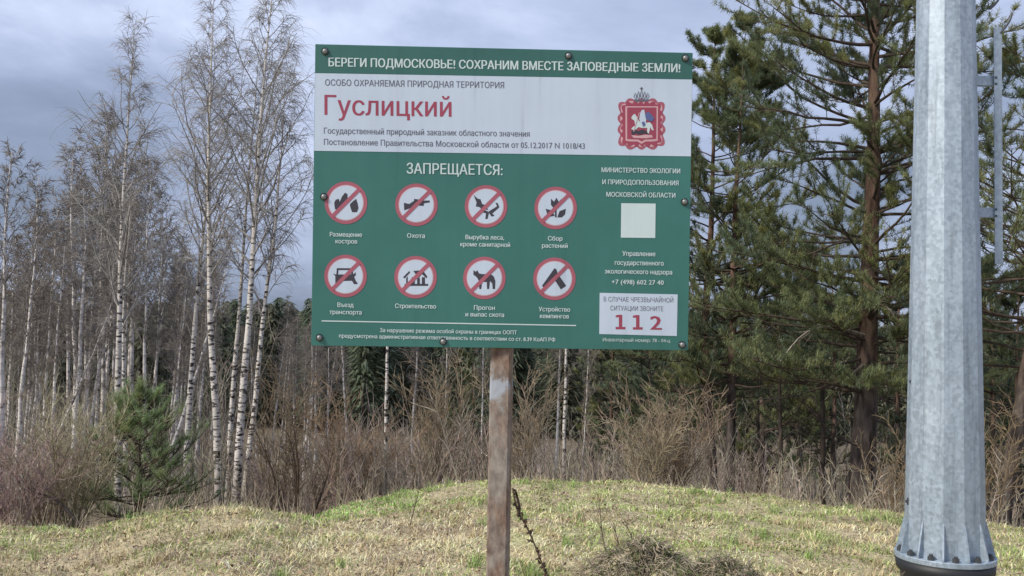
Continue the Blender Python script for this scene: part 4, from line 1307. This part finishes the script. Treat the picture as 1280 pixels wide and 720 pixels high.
def facet_ring(r, z, n=NS, off=0.0):
    a = math.radians(-86) + off + np.arange(n) * 2 * math.pi / n
    return np.stack([r * np.cos(a), r * np.sin(a), np.full(n, z)], -1)


def facets(mb, rings, n=NS):
    V = np.vstack(rings); K = len(rings)
    mb.add(V, [(k * n + i, k * n + (i + 1) % n, (k + 1) * n + (i + 1) % n, (k + 1) * n + i) for k in range(K - 1) for i in range(n)], [((K - 1) * n, (K - 1) * n + i, (K - 1) * n + i + 1) for i in range(1, n - 1)])


za, zb = at(1183, 620, MY)[2], at(1182, 0, MY)[2]
ra, rb_ = 45.6 / 1200 * MY, 34.2 / 1200 * MY
sl_ = (ra - rb_) / (zb - za)
mxt = at(1182, 0, MY)[0] - mx_
mb = MB(); rings = []
for z in (zf + .001, zf + .3, 1.2, 2.0, 2.8, 3.6, 4.6, 6.0, 9.0):
    r = max(ra - sl_ * (z - za), .12) if z < 4.6 else (ra - sl_ * (4.6 - za)) - .012 * (z - 4.6)
    ring = facet_ring(r, z - mz); ring[:, 0] += mxt * (z - za) / (zb - za); rings.append(ring)
facets(mb, rings)
mb.build('shaft', MATS['zinc'], mast, False)
mb = MB(); RF = 58.5 / 1200 * MY
nF = 48
facets(mb, [facet_ring(RF - .004, zf - mz - .034, nF), facet_ring(RF, zf - mz - .030, nF), facet_ring(RF, zf - mz - .004, nF), facet_ring(RF - .004, zf - mz, nF), facet_ring(ra - .02, zf - mz + .0005, nF)], nF)
mb.build('base_flange', MATS['zinc'], mast, False)
mb = MB()
facets(mb, [facet_ring(RF * .86, -.25, 40), facet_ring(RF * .88, zf - mz - .13, 40), facet_ring(RF * .97, zf - mz - .095, 40), facet_ring(RF * .985, zf - mz - .036, 40)], 40)
mb.build('foundation_pipe', MATS['black_steel'], mast, True)
for i in range(NS):
    a = math.radians(-86) + i * 2 * math.pi / NS
    d = np.array([math.cos(a), math.sin(a), 0]); s = np.array([-math.sin(a), math.cos(a), 0]) * .005
    z0_ = zf - mz; pr = [(ra - .008, z0_ + .002), (RF - .012, z0_ + .002), (RF - .012, z0_ + .018), (ra + .004, z0_ + .215), (ra - .01, z0_ + .215)]
    V = [d * r + np.array([0, 0, z]) + s for r, z in pr] + [d * r + np.array([0, 0, z]) - s for r, z in pr]
    mb = MB(); n = 5
    mb.add(V, [(k, k + 5, (k + 1) % 5 + 5, (k + 1) % 5) for k in range(5)], [(0, 1, 2), (0, 2, 3), (0, 3, 4), (5, 7, 6), (5, 8, 7), (5, 9, 8)])
    mb.build('gusset', MATS['zinc'], mast, False)
    a += math.pi / NS; d = np.array([math.cos(a), math.sin(a), 0])
    c = d * (RF - .032); mb = MB()
    for r, z0b, z1b, nn in ((.022, .0, .022, 6), (.012, .018, .034, 8)):
        q = np.arange(nn) * 2 * math.pi / nn
        facets(mb, [np.stack([c[0] + r * np.cos(q), c[1] + r * np.sin(q), np.full(nn, z0_ + z0b + .001)], -1), np.stack([c[0] + r * np.cos(q), c[1] + r * np.sin(q), np.full(nn, z0_ + z1b + .001)], -1)], nn)
    mb.build('flange_bolt', MATS['dark_steel'], mast, False)
# small earthing lugs on the left edge
for px, py in ((1143, 477), (1138, 627)):
    p = at(px, py, MY) - np.array(mast.location); mb = MB(); box(mb, p, (.03, .03, .045)); box(mb, p + [-.018, 0, 0], (.02, .018, .018))
    mb.build('earthing_lug', MATS['dark_steel'], mast, False)
# climbing rail on the right, held by two arms, bent hooks at its top
rt_, rb2 = at(1247, 34, MY) - np.array(mast.location), at(1248.5, 330, MY) - np.array(mast.location)
mb = MB(); Rr = None
ctr = (rt_ + rb2) / 2; ln = rt_[2] - rb2[2]
tilt = math.atan2(rt_[0] - rb2[0], ln)
Rr = Matrix.Rotation(tilt, 3, 'Y')
box(mb, ctr, (.048, .008, ln), Rr); box(mb, ctr + [.021, .018, 0], (.006, .028, ln), Rr)
rail = mb.build('side_rail', MATS['zinc'], mast, False)
for py in (100, 265):
    a = at(1213, py - 1, MY) - np.array(mast.location); b = at(1245, py + 1, MY) - np.array(mast.location)
    mb = MB(); c = (a + b) / 2 + [0, .02, 0]; box(mb, c, (b[0] - a[0] + .02, .01, .062)); box(mb, c + [0, .012, -.028], (b[0] - a[0] + .02, .03, .006))
    mb.build('bracket', MATS['zinc'], mast, False)
    for dx in (0.0, 1.0):
        for dz in (-.02, .02):
            mb = MB(); q = (a * (1 - dx) + b * dx) + [.022 if not dx else -.002, -.001, dz]
            dome(mb, (q[0], q[1] + (.014 if not dx else -.004), q[2]), .008, .008, 8, 3)
            mb.build('bracket_bolt', MATS['dark_steel'], mast)
for pts in ([(1250, 42), (1254, 37), (1263, 26), (1264.5, 17)], [(1237, 11), (1240, 13), (1247, 5), (1252, -6), (1252, -40)]):
    P = polyline([tuple(at(px, py, MY) - np.array(mast.location)) for px, py in pts], 8)
    mb = MB(); tubes(mb, P, np.full(8, .008), 8); mb.build('hook', MATS['dark_steel'], mast)
a = at(1205, -45, MY) - np.array(mast.location); b = at(1256, -42, MY) - np.array(mast.location)
mb = MB(); box(mb, (a + b) / 2, (b[0] - a[0], .012, .06)); mb.build('bracket', MATS['zinc'], mast, False)

# ------------------------------------------------------------------ small things in the grass
# dry knotty weed stalk beside the post
p0 = at(684, 726, 4.15); base = np.array([p0[0], p0[1], float(H(p0[0], p0[1]))])
pts = [(p0[0] + .10, p0[1], base[2] - .02), tuple(at(684, 722, 4.15)), tuple(at(672, 690, 4.15)), tuple(at(659, 658, 4.15)), tuple(at(646, 640, 4.15)), tuple(at(641, 610, 4.15))]
P = polyline(pts, 40); g = np.random.default_rng(9)
mb = MB(); rootp = P[0].copy(); rootp[2] = base[2]
tubes(mb, P - rootp, np.full(40, .0042), 5, (.13, .09, .065))
for k in range(95):
    t = g.uniform(.30, 1); c, tn = along((P - rootp)[None], np.zeros(1, int), np.array([t])); c = c[0] + g.normal(0, .004, 3)
    q = grow(c[None], unit(tn + perp(tn, np.array([g.uniform(0, 6.3)])) * 1.2), np.array([g.uniform(.01, .024)]), 4, (0, 0, 0), .3, g)
    rr = np.array([[.002, .0055, .005, .001]]) * g.uniform(.7, 1.2)
    tubes(mb, q, rr, 5, np.array([.085, .055, .042]) * g.uniform(.5, 1.5))
Q = polyline([tuple(at(648, 646, 4.15)), tuple(at(650, 634, 4.15)), tuple(at(644, 612, 4.15))], 10)
tubes(mb, Q - rootp, np.linspace(.008, .004, 10), 5, (.07, .05, .04))
tag(mb.build('dry_weed', MATS['twig'], loc=tuple(rootp)), 'dark dry weed stalk with withered seed heads leaning against the rusty post', 'dry plant')


def sod(px, py, Y, rx, ry, h, seed, label, n=4200):
    """lump of turned-up turf: dark crumbly core covered with hanging dead grass"""
    g = np.random.default_rng(seed); p = at(px, py, Y); zg = float(H(p[0], p[1]))
    rt = empty('sod_clump', (p[0], p[1], zg)); nu, nv = 40, 14; V = []
    for j in range(nv):
        for i in range(nu):
            t = 2 * math.pi * i / nu; e = (math.pi / 2) * j / (nv - 1)
            r = .78 + .55 * (vnoise(2 + seed + 3 * math.cos(t) * math.cos(e), 9 + 3 * math.sin(t) + 4 * e, .8) - .2) * (1 if j < nv - 1 else 0)
            V.append((rx * r * math.cos(t) * math.cos(e), ry * r * math.sin(t) * math.cos(e), h * r * math.sin(e) - .04))
    V = np.array(V); F = [(j * nu + i, j * nu + (i + 1) % nu, (j + 1) * nu + (i + 1) % nu, (j + 1) * nu + i) for j in range(nv - 1) for i in range(nu)]
    mb = MB(); mb.add(V, F); mb.build('earth', MATS['sod'], rt)
    idx = g.integers(0, len(V) - nu, n); b = V[idx] + g.normal(0, .012, (n, 3))
    out = unit(b + [0, 0, .03] + g.normal(0, .06, (n, 3)))
    P = grow(b, out + g.normal(0, .5, (n, 3)), g.uniform(.04, .13, n), 4, (0, 0, -1.4), .25, g)
    r = g.random((n, 1)); c = np.array([.26, .21, .15]) * (1 - r) + np.array([.58, .50, .37]) * r
    gm = (g.random(n) < .22)[:, None]; c = np.where(gm, np.array([.17, .21, .08]), c) * g.uniform(.5, 1.1, (n, 1))
    gb = MB(); tubes(gb, P, taper(np.full(n, .004), np.full(n, .0015), 4), 3, c)
    tag(gb.build('matted_grass', MATS['grass'], rt), kind='stuff')
    tag(rt, label, 'turf clump')


sod(812, 722, 6.2, .42, .28, .27, 1, 'larger clump of turned-up turf with hanging dead grass at the bottom of the photo')
sod(908, 727, 6.1, .22, .2, .20, 2, 'smaller flatter turf clump right of the larger one at the bottom edge', 1700)
